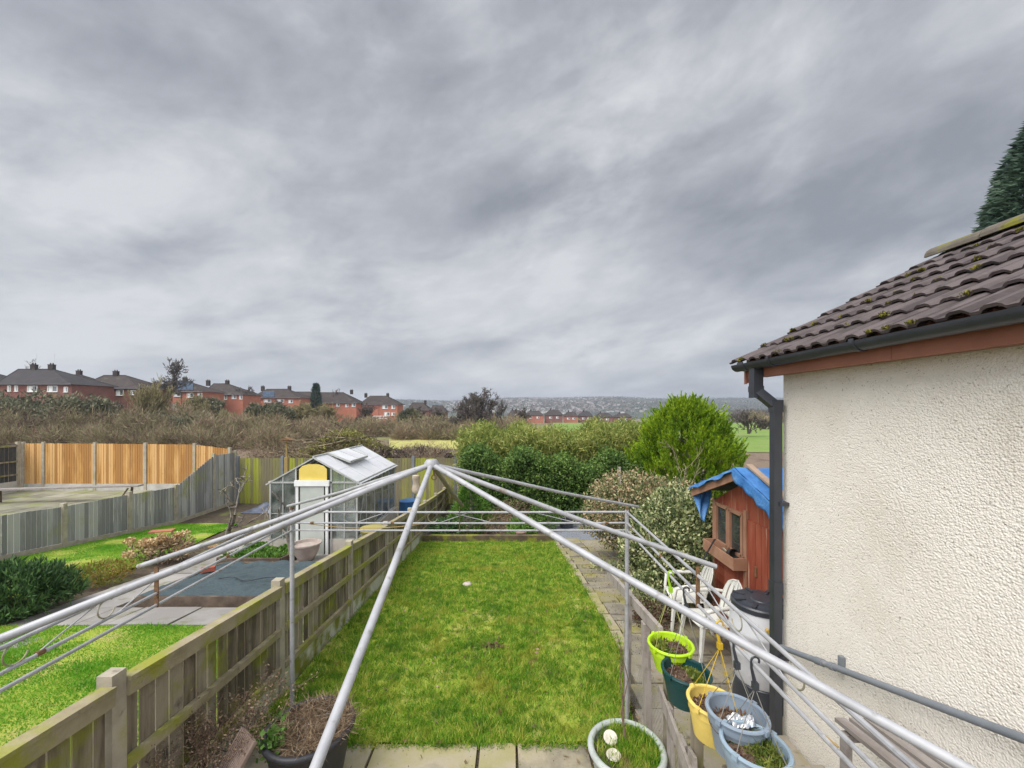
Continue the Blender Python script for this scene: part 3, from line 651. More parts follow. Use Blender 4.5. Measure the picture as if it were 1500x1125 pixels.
    for z in (2.02, .75):
        b = MB(); b.box((2.243, 3.41, z), (.075, .09, .03)); b.build('pipe_clip', m_black, dp)
    b = MB(); p, q = Vector((2.20, 3.33, .865)), Vector((2.20, .6, 1.77)); b.path([p, q], .021, 14); b.path([p.lerp(q, .135), p.lerp(q, .16)], .026, 14); b.path([p + Vector((0, .0, .0)), p + Vector((0, .03, -.02))], .024, 12); wp = b.build('waste_pipe', m_pipe, T, 40)
    for f in (.19, .68):
        c = p.lerp(q, f); b = MB(); b.box((2.262, c.y, c.z + .02), (.03, .03, .10)); b.path([c - Vector((0, .018, -.006)), c + Vector((0, .018, -.006))], .026, 12); b.build('pipe_clip', m_pipe, wp)
extension()

n = 420; P = np.concatenate([in_lawn(230, lambda y: fence_x(y) + .1, lawn_right, 3.5, 10.9), in_lawn(120, lambda y: lawn_right(y) + .1, 2.7, 3.5, 10.5), in_lawn(70, -2.2, 1.0, 2.3, 3.4)]); P[:, 2] += .025
o = quads('fallen_leaves', P, NP.normal(size=P.shape) * (1, 1, .25), .03 + .04 * NP.random(len(P)), .03, m_dead, kind='stuff'); o['label'] = 'scattered brown fallen leaves on lawn, path and patio'; o['category'] = 'leaves'
P = np.concatenate([in_lawn(14000, lambda y: lawn_right(y), 2.9, 3.4, 11), in_lawn(5000, -2.28, 1.02, 1.7, 3.42)]); P[:, 2] -= .02
o = quads('joint_moss', P, NP.normal(size=P.shape) * .5 + (0, 0, 1), .022 + .02 * NP.random(len(P)) ** 3, .012, m_moss, kind='stuff'); o['label'] = 'moss and weeds growing in the joints of the paving'; o['category'] = 'moss'
m_string = plain('frayed_ochre_string', (.38, .26, .10), .9, sc=40)
for k, (a, c, sag, lb) in enumerate((((1.03, 2.12, 1.79), (1.035, 1.30, 1.73), .05, 'frayed ochre string looped along the right gazebo rail above the grey pots'), ((-1.9, 3.67, 1.79), (-.75, 3.67, 1.785), .05, 'pale cord sagging from the far left gazebo rail'))):
    a, c = Vector(a), Vector(c); b = MB(); b.path([a.lerp(c, t) + Vector((0, 0, -4 * sag * t * (1 - t))) for t in np.linspace(0, 1, 14)], .0035, 6); tag(b.build('tied_string', m_string, loc=a, smooth=180), lb, 'string')
# ------------------------------------------------------------------ pots
m_potsoil = mat('potting_soil', [(.05, .032, .022), (.11, .075, .05), (.16, .11, .075)], scale=45, rough=1, bump=1, bscale=90)
m_wire = plain('hanger_wire', (.20, .19, .17), .6)
m_deadleaf = leafmat('dead_foliage', [(.09, .045, .035), (.16, .085, .06), (.24, .16, .10)], scale=20, trans=.1, rough=.9)
m_greenleaf = leafmat('pot_greenery', [(.07, .11, .015), (.16, .20, .03), (.24, .26, .05)], scale=20)
def hanging_pot(label, col, hx, hy, hz, cz, r, h, cx=None, cy=None, hook=(.02, .03, .028), fill='dead', strings=None, inner=None, streak=None, tilt=(0, 0)):
    cx = cx if cx is not None else hx; cy = cy if cy is not None else hy
    T = thing('hanging_pot', label, 'hanging pot', (cx, cy, cz - h), 'hanging pots on the gazebo rail')
    m = mat('pot_plastic', [tuple(c * .86 for c in col), tuple(min(1, c * 1.1) for c in col)], scale=7, rough=.42, spec=.45, spots=[(tuple(c * .55 + .05 for c in col), 5, .58, .8), ((.5, .5, .47), 60, .70, .78)])
    R_ = Matrix.Rotation(tilt[0], 3, 'X') @ Matrix.Rotation(tilt[1], 3, 'Y'); c = (cx, cy, cz)
    b = MB(); b.lathe([(r * .60, -h), (r * .66, -h + .006), (r * .80, -h * .55), (r * .90, -.055), (r * .905, -.05), (r * .93, -.05), (r * .955, -.014), (r * .95, -.01), (r * .88, -.01), (r * .86, -.05), (r * .6, -h * .6)], c, 40, m=R_)
    pot = b.build('pot_body', m, T, 35)
    b = MB(); ring = [Vector(c) + R_ @ Vector((r * .955 * math.cos(a), r * .955 * math.sin(a), -.006)) for a in np.linspace(0, 2 * math.pi, 41)[:-1]]
    b.path(ring, .0095, 8, closed=True)
    for k in range(4):
        a = k * math.pi / 2 + .5; p = Vector(c) + R_ @ Vector((r * .99 * math.cos(a), r * .99 * math.sin(a), -.008)); b.box(p, (.022, .022, .022), R_ @ Matrix.Rotation(a, 3, 'Z'))
    b.build('rim', m, T, 40)
    lv = -.055 if fill != 'low' else -.075
    b = MB(); 
    def soil(u, v):
        rr = r * .885 * v; a = u * 2 * math.pi
        return Vector(c) + R_ @ Vector((rr * math.cos(a), rr * math.sin(a), lv + .02 * (1 - v * v) + RN.uniform(-.006, .006) * (v < .95)))
    b.grid(soil, 32, 8); b.build('soil', m_potsoil, T, 180)
    n = 420; q = NP.random((n, 2)) * 2 - 1; q = q[(q ** 2).sum(1) < .85]; P = np.c_[q * r * .82, np.full(len(q), lv + .012)]
    P = P @ np.array(R_).T + np.array(c)
    D = NP.normal(size=(len(P), 3)); D[:, 2] = np.abs(D[:, 2]) * .8 + .1
    if fill == 'moss':
        k = (q[:, 0] + q[:, 1]*.3 > -.35); quads('moss', np.repeat(P[k], 4, 0) + NP.normal(size=(k.sum() * 4, 3)) * .012, np.repeat(D[k], 4, 0), .02 + .03 * NP.random(k.sum() * 4), .006, m_greenleaf, T); quads('dead_plant', P[~k], D[~k], .022, .009, m_deadleaf, T)
    elif fill == 'half':
        k = q[:, 0] > .15; quads('dead_plant', P[~k], D[~k], .015 + .02 * NP.random((~k).sum()), .010, m_deadleaf, T); quads('greenery', np.repeat(P[k], 3, 0), NP.normal(size=(k.sum() * 3, 3)) + (0, 0, .8), .03, .016, m_greenleaf, T)
    elif fill == 'green':
        k = q[:, 0] < -.05; quads('dead_plant', P[~k], D[~k], .02 + .02 * NP.random((~k).sum()), .008, m_deadleaf, T); quads('greenery', P[k], D[k], .045, .022, m_greenleaf, T)
    else: quads('dead_plant', P, D, .018 + .02 * NP.random(len(P)), .008, m_deadleaf, T)
    # hook over the rail, wires to the rim
    hm = inner or m_black; b = MB(); t = Vector((hx, hy, hz)); kr = .017
    b.path([t + Vector((kr * math.cos(a), 0, kr * math.sin(a))) for a in np.linspace(-.5, math.pi, 12)] + [t + Vector((-kr * .9, 0, -.03)), t + Vector((-.006, 0, -.07)), t + Vector((0, 0, -.10))], [.0045] * 12 + [.006, .008, .009], 8)
    b.box(t + Vector((0, 0, -.105)), (.022, .022, .03)); hk = b.build('hook', hm, T, 40)
    e = t + Vector((0, 0, -.115))
    for k in range(4):
        a = k * math.pi / 2 + .5; p = Vector(c) + R_ @ Vector((r * .99 * math.cos(a), r * .99 * math.sin(a), -.008)); b = MB(); md = e.lerp(p, .55) + Vector((RN.uniform(-.012, .012), RN.uniform(-.012, .012), 0)); b.path([e, md, p], .0018, 5); b.build('wire', strings or m_wire, hk)
    return T
m_yellowstring = plain('yellow_plastic_strap', (.55, .36, .02), .5)
m_limehook = plain('lime_plastic', (.30, .52, .015), .45)
hanging_pot('lime green hanging pot of dead stems, hung farthest along the rail', (.43, .66, .02), 1.03, 2.66, 1.735, 1.285, .142, .17, fill='green', inner=m_limehook, strings=plain('lime_string', (.36, .36, .12), .6))
hanging_pot('dark bottle green hanging pot with reddish dead plant', (.004, .045, .046), 1.03, 2.42, 1.735, 1.262, .140, .19, fill='half', tilt=(0, .06))
hanging_pot('faded yellow hanging pot partly hidden behind a blue grey one', (.70, .52, .13), 1.03, 2.03, 1.735, 1.355, .128, .18, cx=1.005, fill='dead', inner=m_yellowstring, strings=m_yellowstring, tilt=(0, .08))
gp = hanging_pot('blue grey hanging pot holding a crumpled foil packet', (.22, .27, .33), 1.03, 1.875, 1.735, 1.42, .130, .19, fill='low', tilt=(0, .05))
hanging_pot('pale blue grey hanging pot with green moss, nearest the house wall', (.26, .34, .41), 1.03, 1.735, 1.735, 1.385, .135, .19, fill='moss', tilt=(0, .05))
m_foil = mat('crumpled_foil', [(.25, .27, .30), (.62, .62, .63), (.20, .27, .36)], scale=25, rough=.3, metal=.5, spec=.6)
b = MB(); b.grid(lambda u, v: Vector((1.045 + (u - .5) * .115, 1.865 + (v - .5) * .075, 1.383 + .018 * math.sin(u * 9 + v * 4) * math.sin(v * 7) + RN.uniform(-.004, .004))), 14, 10)
o = b.build('foil_packet', m_foil, loc=(1.045, 1.865, 1.38)); tag(o, 'crumpled silver foil packet lying in a blue grey hanging pot', 'packet')
sm_ = o.modifiers.new('s', 'SOLIDIFY'); sm_.thickness = .004

def planter(name, label, cx, cy, r, h, m, z0=.035, taper=.74, lvl=.07):
    T = thing(name, label, 'planter', (cx, cy, z0)); c = (cx, cy, z0)
    b = MB(); b.lathe([(r * taper, 0), (r * taper, .02), (r * (taper + .14), h * .55), (r * .93, h * .80), (r * .945, h * .82), (r * .97, h - .045), (r * .92, h - .03), (r * .90, h - .1), (r * .8, h * .5)], c, 56); b.build('pot_body', m, T, 35)
    b = MB(); b.path([(cx + r * math.cos(a) * .985, cy + r * math.sin(a) * .985, z0 + h - .022) for a in np.linspace(0, 2 * math.pi, 57)[:-1]], .023, 10, closed=True); b.build('rim', m, T, 180)
    b = MB(); b.grid(lambda u, v: Vector((cx + r * .92 * v * math.cos(u * 6.2832), cy + r * .92 * v * math.sin(u * 6.2832), z0 + h - lvl + .03 * (1 - v * v) + RN.uniform(-.008, .008))), 40, 10); b.build('soil', m_potsoil, T, 180)
    return T
PX, PY, PR, PH = -1.50, 3.04, .30, .43
T = planter('large_planter', 'large dark grey planter full of dried stems on the patio', PX, PY, PR, PH, mat('dark_grey_plastic', [(.022, .022, .026), (.04, .04, .046)], scale=6, rough=.45, spots=[((.09, .085, .08), 9, .6, .8)]))
n = 2600; a = NP.random(n) * 6.283; rr = np.sqrt(NP.random(n)) * .24; P = np.c_[PX + .06 + rr * np.cos(a), PY + rr * np.sin(a), np.full(n, .41) + .10 * NP.random(n)]
D = NP.normal(size=(n, 3)); D[:, 2] = np.abs(D[:, 2]) * .7
quads('dried_stems', P, D, .04 + .12 * NP.random(n), .004, m_dead, T)
n = 260; P = np.array((PX - .19, PY - .10, .44)) + NP.normal(size=(n, 3)) * (.05, .06, .035); quads('green_leaves', P, NP.normal(size=(n, 3)) + (0, 0, .5), .05, .035, leafmat('fresh_leaf', [(.06, .13, .02), (.13, .24, .05)], scale=20), T)
b = MB()
for k in range(9):
    a0 = RN.uniform(0, 6.28); p = Vector((PX, PY + .05, .43)); pts = [p + Vector((math.cos(a0) * t * .22, math.sin(a0) * t * .22, .30 * t - .26 * t * t + RN.uniform(-.01, .01))) for t in (0, .25, .5, .75, 1, 1.2)]; b.path(pts, .0022, 5)
b.build('arching_stems', m_wire, T)
T = planter('large_planter', 'round pale grey planter grown over with grass at the patio edge', .80, 2.86, .25, .42, mat('pale_green_grey_plastic', [(.36, .39, .37), (.46, .49, .46)], scale=6, rough=.6, spots=[((.22, .24, .20), 7, .55, .75)]))
n = 5200; a = NP.random(n) * 6.283; rr = np.sqrt(NP.random(n)) * .225; P = np.c_[.80 + rr * np.cos(a), 2.86 + rr * np.sin(a), np.full(n, .395)]
k = (P[:, 0] > .72) | (NP.random(n) < .25); P = P[k]; D = NP.normal(size=(len(P), 3)) * .6; D[:, 2] = 1
quads('grass_tuft', P, D, .04 + .07 * NP.random(len(P)), .005, m_grass, T)
b = MB()
for k in range(3): b.path([(.80 + k * .012, 2.93, .40), (.805 - .01 * k, 2.95, .62), (.78 + .03 * k, 2.96, .85), (.80 - .02 * k, 2.98, 1.08 + .05 * k)], [.006, .005, .004, .002], 6)
b.build('bare_stem', mat('dead_twig', [(.13, .085, .06), (.22, .15, .11)], scale=30, rough=.9), T)
for x, y, l in ((.695, 2.80, 'white scallop shell lying flat in the pale planter, nearer the camera'), (.705, 2.93, 'white scallop shell tilted up in the pale planter, farther back')):
    b = MB(); mm = Matrix.Rotation(.5 if y > 2.9 else .12, 3, 'X'); b.lathe([(0, -.004), (.02, -.003), (.030, .003), (.046, .005), (.050, 0), (.044, -.006), (0, -.008)], (x, y, .455 if y > 2.9 else .44), 22, m=mm)
    tag(b.build('scallop_shell', mat('shell', [(.48, .43, .33), (.60, .57, .50)], scale=8, rough=.6), loc=(x, y, .43), smooth=50), l, 'shell')
# leaning board, dead climber, stones
b = MB(); b.beam((-2.06, 2.62, .04), (-1.86, 2.90, .50), .22, .03, up=(-.4, -.5, .6))
for k in range(11):
    s = -.1 + k * .02; o = Vector((.17, -.12, 0)).normalized() * s; b.beam(Vector((-2.055, 2.605, .055)) + o, Vector((-1.855, 2.885, .512)) + o, .008, .012, up=(-.4, -.5, .6))
tag(b.build('decking_board', mat('brown_decking', [(.24, .17, .14), (.34, .26, .21)], scale=8, rough=.85, bump=.3, bscale=40), loc=(-2.06, 2.62, 0)), 'short ribbed brown decking board leaning by the dark planter', 'board')
T = thing('climbing_shrub', 'dead brown climber sprawled against the near end of the left fence', 'shrub', (-2.22, 2.85, 0))
sg = []; rs = random.Random(3)
for k in range(15): branches((-2.2 + rs.uniform(-.03, .08), 2.85 + rs.uniform(-.35, .4), .02), (rs.uniform(-.1, .35), rs.uniform(-.6, .6), 1), .34, .006, 3, .0013, .8, .1, (2, 4), .25, sg, rs)
segs_mesh('stems', sg, mat('dead_climber_stem', [(.16, .10, .08), (.27, .18, .14)], scale=20, rough=.95, island=.4), T, 3)
ends = np.array([s[1] for s in sg if s[3] < .0022]); P = np.repeat(ends, 3, 0) + NP.normal(size=(len(ends) * 3, 3)) * .025
quads('dry_leaves', P, NP.normal(size=P.shape), .012 + .018 * NP.random(len(P)), .010, m_dead, T)
def stone(x, y, r, label, c, name='stone'):
    b = MB(); q = [RN.uniform(.8, 1.15) for _ in range(60)]
    b.lathe([(0, r * .55), (r * .6, r * .5), (r, r * .12), (r * .9, -r * .2), (0, -r * .3)], (x, y, g(x, y) + r * .4 + .03), 14, sx=1.15); b.v = [(a + RN.uniform(-.1, .1) * r, b_ + RN.uniform(-.1, .1) * r, c_ + RN.uniform(-.08, .08) * r) for a, b_, c_ in b.v]
    tag(b.build(name, plain('stone', c, .9, sc=20, bump=.4, bscale=60), loc=(x, y, g(x, y)), smooth=180), label, name.replace('_', ' '))
stone(-.81, 7.4, .075, 'pale rounded stone lying on the lawn', (.45, .38, .34))
n = 90; P = np.array((-.22, 5.05, g(0, 5.05) + .05)) + NP.normal(size=(n, 3)) * (.06, .03, .012)
tag(quads('leaf_litter', P, NP.normal(size=(n, 3)) * (1, 1, .4), .06, .04, m_deadleaf, loc=(-.22, 5.05, g(0, 5.05))), 'little heap of brown dead leaves in the middle of the lawn', 'leaves', kind='stuff')

# ------------------------------------------------------------------ red shed under its blue tarpaulin, with what stands before it
def shed():
    x0, x1, ya, yb, ym = 2.95, 4.75, 4.06, 5.94, 5.0; zb = -.25; ze = 1.50; zr = 1.98
    T = thing('garden_shed', 'red brown wooden shed with gabled front half covered by blue tarpaulin', 'shed', (3.85, 5, zb))
    b = MB(); b.prism([(x0, ya, zb), (x0, yb, zb), (x0, yb, ze), (x0, ym, zr), (x0, ya, ze)], (x1 - x0, 0, 0)); w = b.build('wall', m_redwood, T)
    b = MB(); z = zb + .06                                           # shiplap below the windows
    while z < .85:
        b.box((x0 - .006, 5.52, z + .055), (.014, .80, .105), Matrix.Rotation(.06, 3, 'Y')); z += .112
    b.build('cladding', m_redwood, w)
    b = MB(); y = ya + .06
    while y < 5.08: b.box((x0 - .012, y + .056, .62), (.02, .108, 1.62)); y += .115
    d = b.build('door', m_redwood, T)
    b = MB(); b.beam((x0 - .03, 4.12, .98), (x0 - .03, 4.5, .94), .012, .035, up=(0, 0, 1)); b.box((x0 - .03, 4.9, .86), (.02, .03, .12)); b.build('hinge', m_rust, d)
    for y0, y1 in ((5.20, 5.50), (5.55, 5.86)):
        b = MB(); z0, z1 = .93, 1.46
        for p, q in (((y0, z0), (y1, z0)), ((y0, z1), (y1, z1)), ((y0, z0), (y0, z1)), ((y1, z0), (y1, z1))):
            b.beam((x0 - .02, p[0], p[1]), (x0 - .02, q[0], q[1]), .045, .045, up=(1, 0, 0))
        f = b.build('window', m_redtrim, T)
        b = MB(); b.box((x0 - .008, (y0 + y1) / 2, (z0 + z1) / 2), (.008, y1 - y0, z1 - z0)); b.build('pane', m_win, f)
    b = MB(); b.box((x0 - .02, 5.13, .66), (.035, .06, 1.75)); b.box((x0 - .02, 5.92, .66), (.035, .06, 1.70)); b.build('corner_trim', m_redtrim, T)
    ex = x0 - .20; b = MB()
    for s in (1, -1):
        b.prism([(ex, ym, 2.06), (ex, ym + s * 1.27, 1.585), (ex, ym + s * 1.27, 1.56), (ex, ym, 2.035)], (x1 - ex + .15, 0, 0))
    r = b.build('roof', mat('roofing_felt', [(.10, .10, .10), (.16, .16, .155)], scale=9, rough=.95), T)
    b = MB()
    for s in (1, -1): b.prism([(ex - .012, ym, 2.035), (ex - .012, ym + s * 1.27, 1.56), (ex - .012, ym + s * 1.27, 1.47), (ex - .012, ym, 1.945)], (.02, 0, 0))
    b.build('barge_board', m_redtrim, T)
    b = MB()                                                          # flower box under the windows
    b.box((x0 - .11, 5.5, .80), (.17, .80, .015)); b.box((x0 - .19, 5.5, .87), (.015, .80, .15)); b.box((x0 - .03, 5.5, .87), (.015, .80, .15)); b.box((x0 - .11, 5.10, .87), (.17, .015, .15)); b.box((x0 - .11, 5.90, .87), (.17, .015, .15)); b.build('window_box', m_redtrim, T)
    return ex, ym, x1
ex, ym, x1 = shed()
def tarp_fn(u, v):
    s = (v - .5) * 2; y = ym - s * 1.30; x = ex - .03 + (x1 - ex + .1) * u
    z = 2.085 - abs(s) * .475 + .006 * math.sin(x * 13 + y * 7) + .004 * math.sin(y * 23 - x * 5)
    return Vector((x, y, z))
T = thing('tarpaulin', 'creased blue tarpaulin draped over the red shed roof', 'tarpaulin', (3.7, 5, 2.0))
b = MB(); b.grid(tarp_fn, 40, 52)
def front(u, v):                                                      # hangs over the gable edge
    s = (u - .5) * 2; y = ym - s * 1.28; drop = .14 + .008 * math.sin(y * 9) + .008 * math.sin(y * 31 + 1)
    if s < 0: drop = .05 + .02 * math.sin(y * 12)
    return Vector((ex - .035 - .012 * v * math.sin(y * 27) - .02 * v, y, 2.085 - abs(s) * .475 - drop * v + .004 * math.sin(y * 23)))
b.grid(front, 60, 5)
sh = b.build('sheet', m_tarp, T, 180); md = sh.modifiers.new('s', 'SOLIDIFY'); md.thickness = .004
b = MB()                                                              # loose flap at the far eave
def flap(u, v): w = 1 - .78 * v; return Vector((ex + .30 * u * w + .03 * v, ym + 1.25 - .20 * v + .03 * math.sin(u * 9 + v * 5), 1.59 - .40 * v - .05 * u * v))
b.grid(flap, 14, 14); fl = b.build('flap', m_tarp, T, 180); md = fl.modifiers.new('s', 'SOLIDIFY'); md.thickness = .004
b = MB(); b.beam((ex + .14, ym - .0, 2.125), (ex + .14, ym - 1.30, 1.645), .075, .025, up=(0, .35, 1))
tag(b.build('roof_batten', mat('pale_batten', [(.27, .19, .13), (.38, .28, .21)], scale=6, rough=.9), loc=(ex + .14, ym, 2.1)), 'bare wooden batten pinning the blue tarpaulin near the shed gable', 'batten')
b = MB(); b.lathe([(.055, -.05), (.07, .05), (.06, .05), (.05, -.03), (0, -.03)], (2.86, 5.32, .93), 20, m=Matrix.Rotation(1.35, 3, 'X')); tag(b.build('plant_pot', plain('dark_pot', (.03, .028, .028), .6), loc=(2.86, 5.32, .87), smooth=40), 'small dark plant pot lying on its side in the window box', 'plant pot')
b = MB(); b.lathe([(0, .01), (.05, .008), (.06, -.004), (0, -.008)], (2.84, 5.46, .91), 20, m=Matrix.Rotation(1.1, 3, 'Y')); tag(b.build('cream_lid', plain('cream_plastic', (.55, .50, .36), .5), loc=(2.84, 5.46, .86), smooth=40), 'round cream lid propped in the red window box', 'lid')
b = MB(); b.path([(2.73, 5.52, 1.05), (2.60, 5.95, .30), (2.52, 6.2, -.20)], .011, 8); tag(b.build('garden_cane', m_black, loc=(2.52, 6.2, -.25), smooth=60), 'black stick leaning against the shed window box', 'stick')

def plastic_chair(label, x, y, rot):
    z = g(x, y) + .03; T = thing('plastic_chair', label, 'chair', (x, y, z), 'white plastic chairs by the shed'); M_ = m_plastic_w
    Rm = Matrix.Rotation(rot, 4, 'Z'); base = Matrix.Translation((x, y, z)) @ Rm
    def tr(b): b.v = [tuple(base @ Vector(p)) for p in b.v]; return b
    b = MB(); b.grid(lambda u, v: Vector(((u - .5) * (.44 + .04 * v), -.22 + v * .44, .43 - .025 * math.sin(math.pi * u) * (1 - .2 * v) - .03 * (v < .08))), 12, 10); o = tr(b).build('seat', M_, T, 180); o.modifiers.new('s', 'SOLIDIFY').thickness = .012
    b = MB()                                                         # fan back with slots: rounded outline, broad splats
    def outl(t): return .20 * math.sqrt(max(0, 1 - max(0, (t - .45) / .55) ** 2.4)) if t > .45 else .175 + .025 * t / .45
    for k in range(5):
        u0, u1 = -1 + k * .4 + .045, -1 + (k + 1) * .4 - .045
        def sp(u, v, u0=u0, u1=u1):
            t = v; f = u0 + (u1 - u0) * u; w = max(outl(t), .01); return Vector((f * w, -.21 - .13 * t - .02 * (1 - f * f), .44 + .43 * t))
        b.grid(sp, 3, 14)
    for t0, t1 in ((0, .12), (.80, 1.0)): b.grid(lambda u, v: Vector(((u * 2 - 1) * max(outl(t0 + (t1 - t0) * v), .01), -.212 - .13 * (t0 + (t1 - t0) * v) - .02 * (1 - (u * 2 - 1) ** 2), .44 + .43 * (t0 + (t1 - t0) * v))), 14, 6)
    o = tr(b).build('backrest', M_, T, 180); o.modifiers.new('s', 'SOLIDIFY').thickness = .012
    for sx in (-1, 1):
        for sy in (-1, 1):
            b = MB(); t0 = Vector((sx * .215, sy * .20, .44)); t1 = Vector((sx * .255, sy * .25 - (.03 if sy < 0 else 0), 0)); b.path([t0, t0.lerp(t1, .5), t1], [.034, .027, .021], 6); tr(b).build('leg', M_, T, 50)
        b = MB(); b.path([(sx * .19, -.27, .66), (sx * .25, -.15, .66), (sx * .262, .08, .645), (sx * .255, .19, .61), (sx * .235, .215, .44)], [.018, .024, .026, .024, .022], 8); tr(b).build('arm', M_, T, 60)
plastic_chair('white plastic garden chair farther back, beside the speckled shrub', 2.42, 5.72, 1.45)
plastic_chair('white plastic garden chair nearer the grey water butt', 2.38, 4.93, 1.62)
def butt():
    x, y = 2.42, 3.98; z = g(x, y) + .0; KZ, KR = .83, .92
    T = thing('water_butt', 'pale grey water butt with black lid beside the house corner', 'water butt', (x, y, z)); m = mat('grey_butt_plastic', [(.44, .44, .46), (.55, .55, .57)], scale=3, rough=.45, spots=[((.33, .33, .34), 5, .58, .8)])
    b = MB(); b.lathe([(q * KR, w * KZ) for q, w in [(.25, .32), (.262, .36), (.275, .5), (.29, .62), (.296, .64), (.296, .67), (.288, .69), (.298, .86), (.306, .88), (.306, .91), (.296, .93), (.292, 1.08), (.272, 1.15), (.272, 1.17), (.262, 1.17), (.25, 1.1)]], (x, y, z), 40); body = b.build('barrel', m, T, 40)
    b = MB(); b.lathe([(q * KR, w * KZ) for q, w in [(.285, 1.15), (.288, 1.20), (.275, 1.215), (.22, 1.215), (.20, 1.225), (.10, 1.225), (.09, 1.235), (0, 1.235)]], (x, y, z), 40)
    for k in range(8): a = k * .785; b.box((x + .20 * math.cos(a), y + .20 * math.sin(a), z + 1.226 * KZ), (.10, .03, .02), Matrix.Rotation(a, 3, 'Z'))
    b.build('lid', m_black, T, 35)
    b = MB(); b.lathe([(q * KR, w * KZ) for q, w in [(.24, 0), (.27, .02), (.255, .30), (.235, .32), (0, .32)]], (x, y, z), 28); b.build('stand', m_black, T, 35)
    b = MB(); b.path([(x + .085, y - .25, z + 1.03 * KZ), (x + .075, y - .285, z + 1.045 * KZ), (x + .13, y - .285, z + 1.045 * KZ), (x + .165, y - .225, z + 1.03 * KZ)], .014, 8); b.build('handle', m_black, T, 60)
    b = MB(); b.path([(x - .10, y - .25, z + 1.03 * KZ), (x - .105, y - .285, z + 1.03 * KZ)], .017, 10); b.build('overflow_cap', plain('ochre_plastic', (.48, .32, .08), .5), T, 40)
butt()
T = thing('wooden_trestle', 'grey weathered slatted wooden trestle against the cream wall', 'trestle', (1.96, 2.1, .2)); mw2 = mat('grey_slat_timber', [(.18, .155, .14), (.30, .27, .25)], scale=5, stretch=(3, .6, 3), island=.3, rough=.9, bump=.3, bscale=50)
for k in range(4):
    b = MB(); b.beam((1.92 + k * .085, 2.40, .985), (1.92 + k * .085, 1.75, 1.06), .06, .022); b.build('slat', mw2, T)
for y, z in ((2.33, .97), (1.85, 1.03)):
    b = MB(); b.beam((1.88, y, z - .03), (2.24, y, z - .03), .04, .04); b.build('cross_bar', mw2, T)
    for x in (1.90, 2.20):
        b = MB(); b.beam((x, y, .24 * (3.35 - y)), (x, y, z - .05), .04, .04, up=(1, 0, 0)); b.build('leg', mw2, T)

# ------------------------------------------------------------------ shrubs and trees of the garden
def shrub(name, label, base, h, rx, ry, n, ml, L=.06, Wd=.035, clump=0, lift=.35, ms=None, shell=.55, amp=.35, csize=.16, cz=.52, bias=.5, kind=None, cat='shrub', nst=7):
    x, y, z = base; T = thing(name, label, cat, base)
    P, d = crown_pts((x, y, z + h * cz), (rx, ry, h * (1 - cz)), n, shell, 18, amp, clump, csize, zmin=-.95)
    k = P[:, 2] > z + .03; P, d = P[k], d[k]
    D = NP.normal(size=P.shape) * .7 + d * bias; D[:, 2] += lift
    quads('foliage', P, D, L * (.6 + .8 * NP.random(len(P))), Wd * (.7 + .6 * NP.random(len(P))), ml, T)
    sg = []; rs = random.Random(int(abs(x * 31 + y * 17)))
    for k in range(nst): branches((x + rs.uniform(-.03, .03) * rx, y + rs.uniform(-.03, .03) * ry, z), (rs.uniform(-.6, .6), rs.uniform(-.6, .6), 1), h * .42, .012 + .006 * h, 2, .004, .5, .2, (2, 3), .15, sg, rs)
    segs_mesh('stems', sg, ms or m_bark, T, 4); return T
m_varieg = leafmat('variegated_leaf', [(.07, .10, .04), (.15, .20, .065), (.29, .33, .13), (.48, .48, .25)], scale=3.5, island=.75, rough=.5, trans=.2)
m_varieg2 = leafmat('pinkish_variegated_leaf', [(.10, .13, .05), (.24, .26, .10), (.46, .42, .22), (.42, .30, .18)], scale=3, island=.75, rough=.5, trans=.2)
m_laurel = leafmat('laurel_leaf', [(.045, .095, .022), (.09, .16, .032), (.16, .24, .055)], scale=1.3, island=.45, rough=.6, spec=.2, trans=.15)
m_bamboo = leafmat('bamboo_leaf', [(.13, .19, .035), (.25, .30, .06), (.38, .38, .11)], scale=.8, island=.5, trans=.3)
m_gold = leafmat('golden_conifer_spray', [(.075, .16, .007), (.19, .32, .01), (.34, .46, .018)], scale=1.2, island=.45, rough=.7, trans=.15)
m_dconi = leafmat('dark_conifer_spray', [(.02, .045, .032), (.045, .085, .055), (.08, .13, .08)], scale=.8, island=.4, rough=.7, trans=.1)
m_darkbush = leafmat('dark_shrub_leaf', [(.025, .06, .02), (.05, .11, .03), (.09, .17, .045)], scale=3, island=.5, rough=.6, trans=.1)
m_olive = leafmat('yellow_green_leaf', [(.14, .16, .02), (.24, .22, .03), (.28, .14, .04)], scale=4, island=.5)
m_fresh = leafmat('fresh_green_leaf', [(.05, .13, .015), (.10, .22, .03), (.18, .30, .05)], scale=4, island=.5)
shrub('variegated_shrub', 'rounded cream and green speckled shrub beside the red shed', (2.72, 7.0, g(0, 7)), 1.72, .80, .9, 27000, m_varieg, .062, .036, clump=1300, ms=m_bark, csize=.12)
shrub('variegated_shrub', 'low pinkish cream speckled shrub between hedge and path', (2.95, 9.2, g(0, 9.2)), 1.98, 1.25, .8, 22000, m_varieg2, .065, .036, clump=1000, csize=.13)
shrub('ground_cover_shrub', 'low straggly speckled ground plant along the path edge', (2.3, 6.25, g(0, 6.2)), .55, .45, .6, 1800, m_varieg, .055, .03)
shrub('dark_leafed_plant', 'small dark reddish plant under the speckled shrub', (1.95, 5.75, g(0, 5.7)), .30, .28, .3, 900, leafmat('burgundy_leaf', [(.06, .03, .025), (.14, .07, .05), (.12, .11, .05)], scale=9, island=.5), .05, .025)
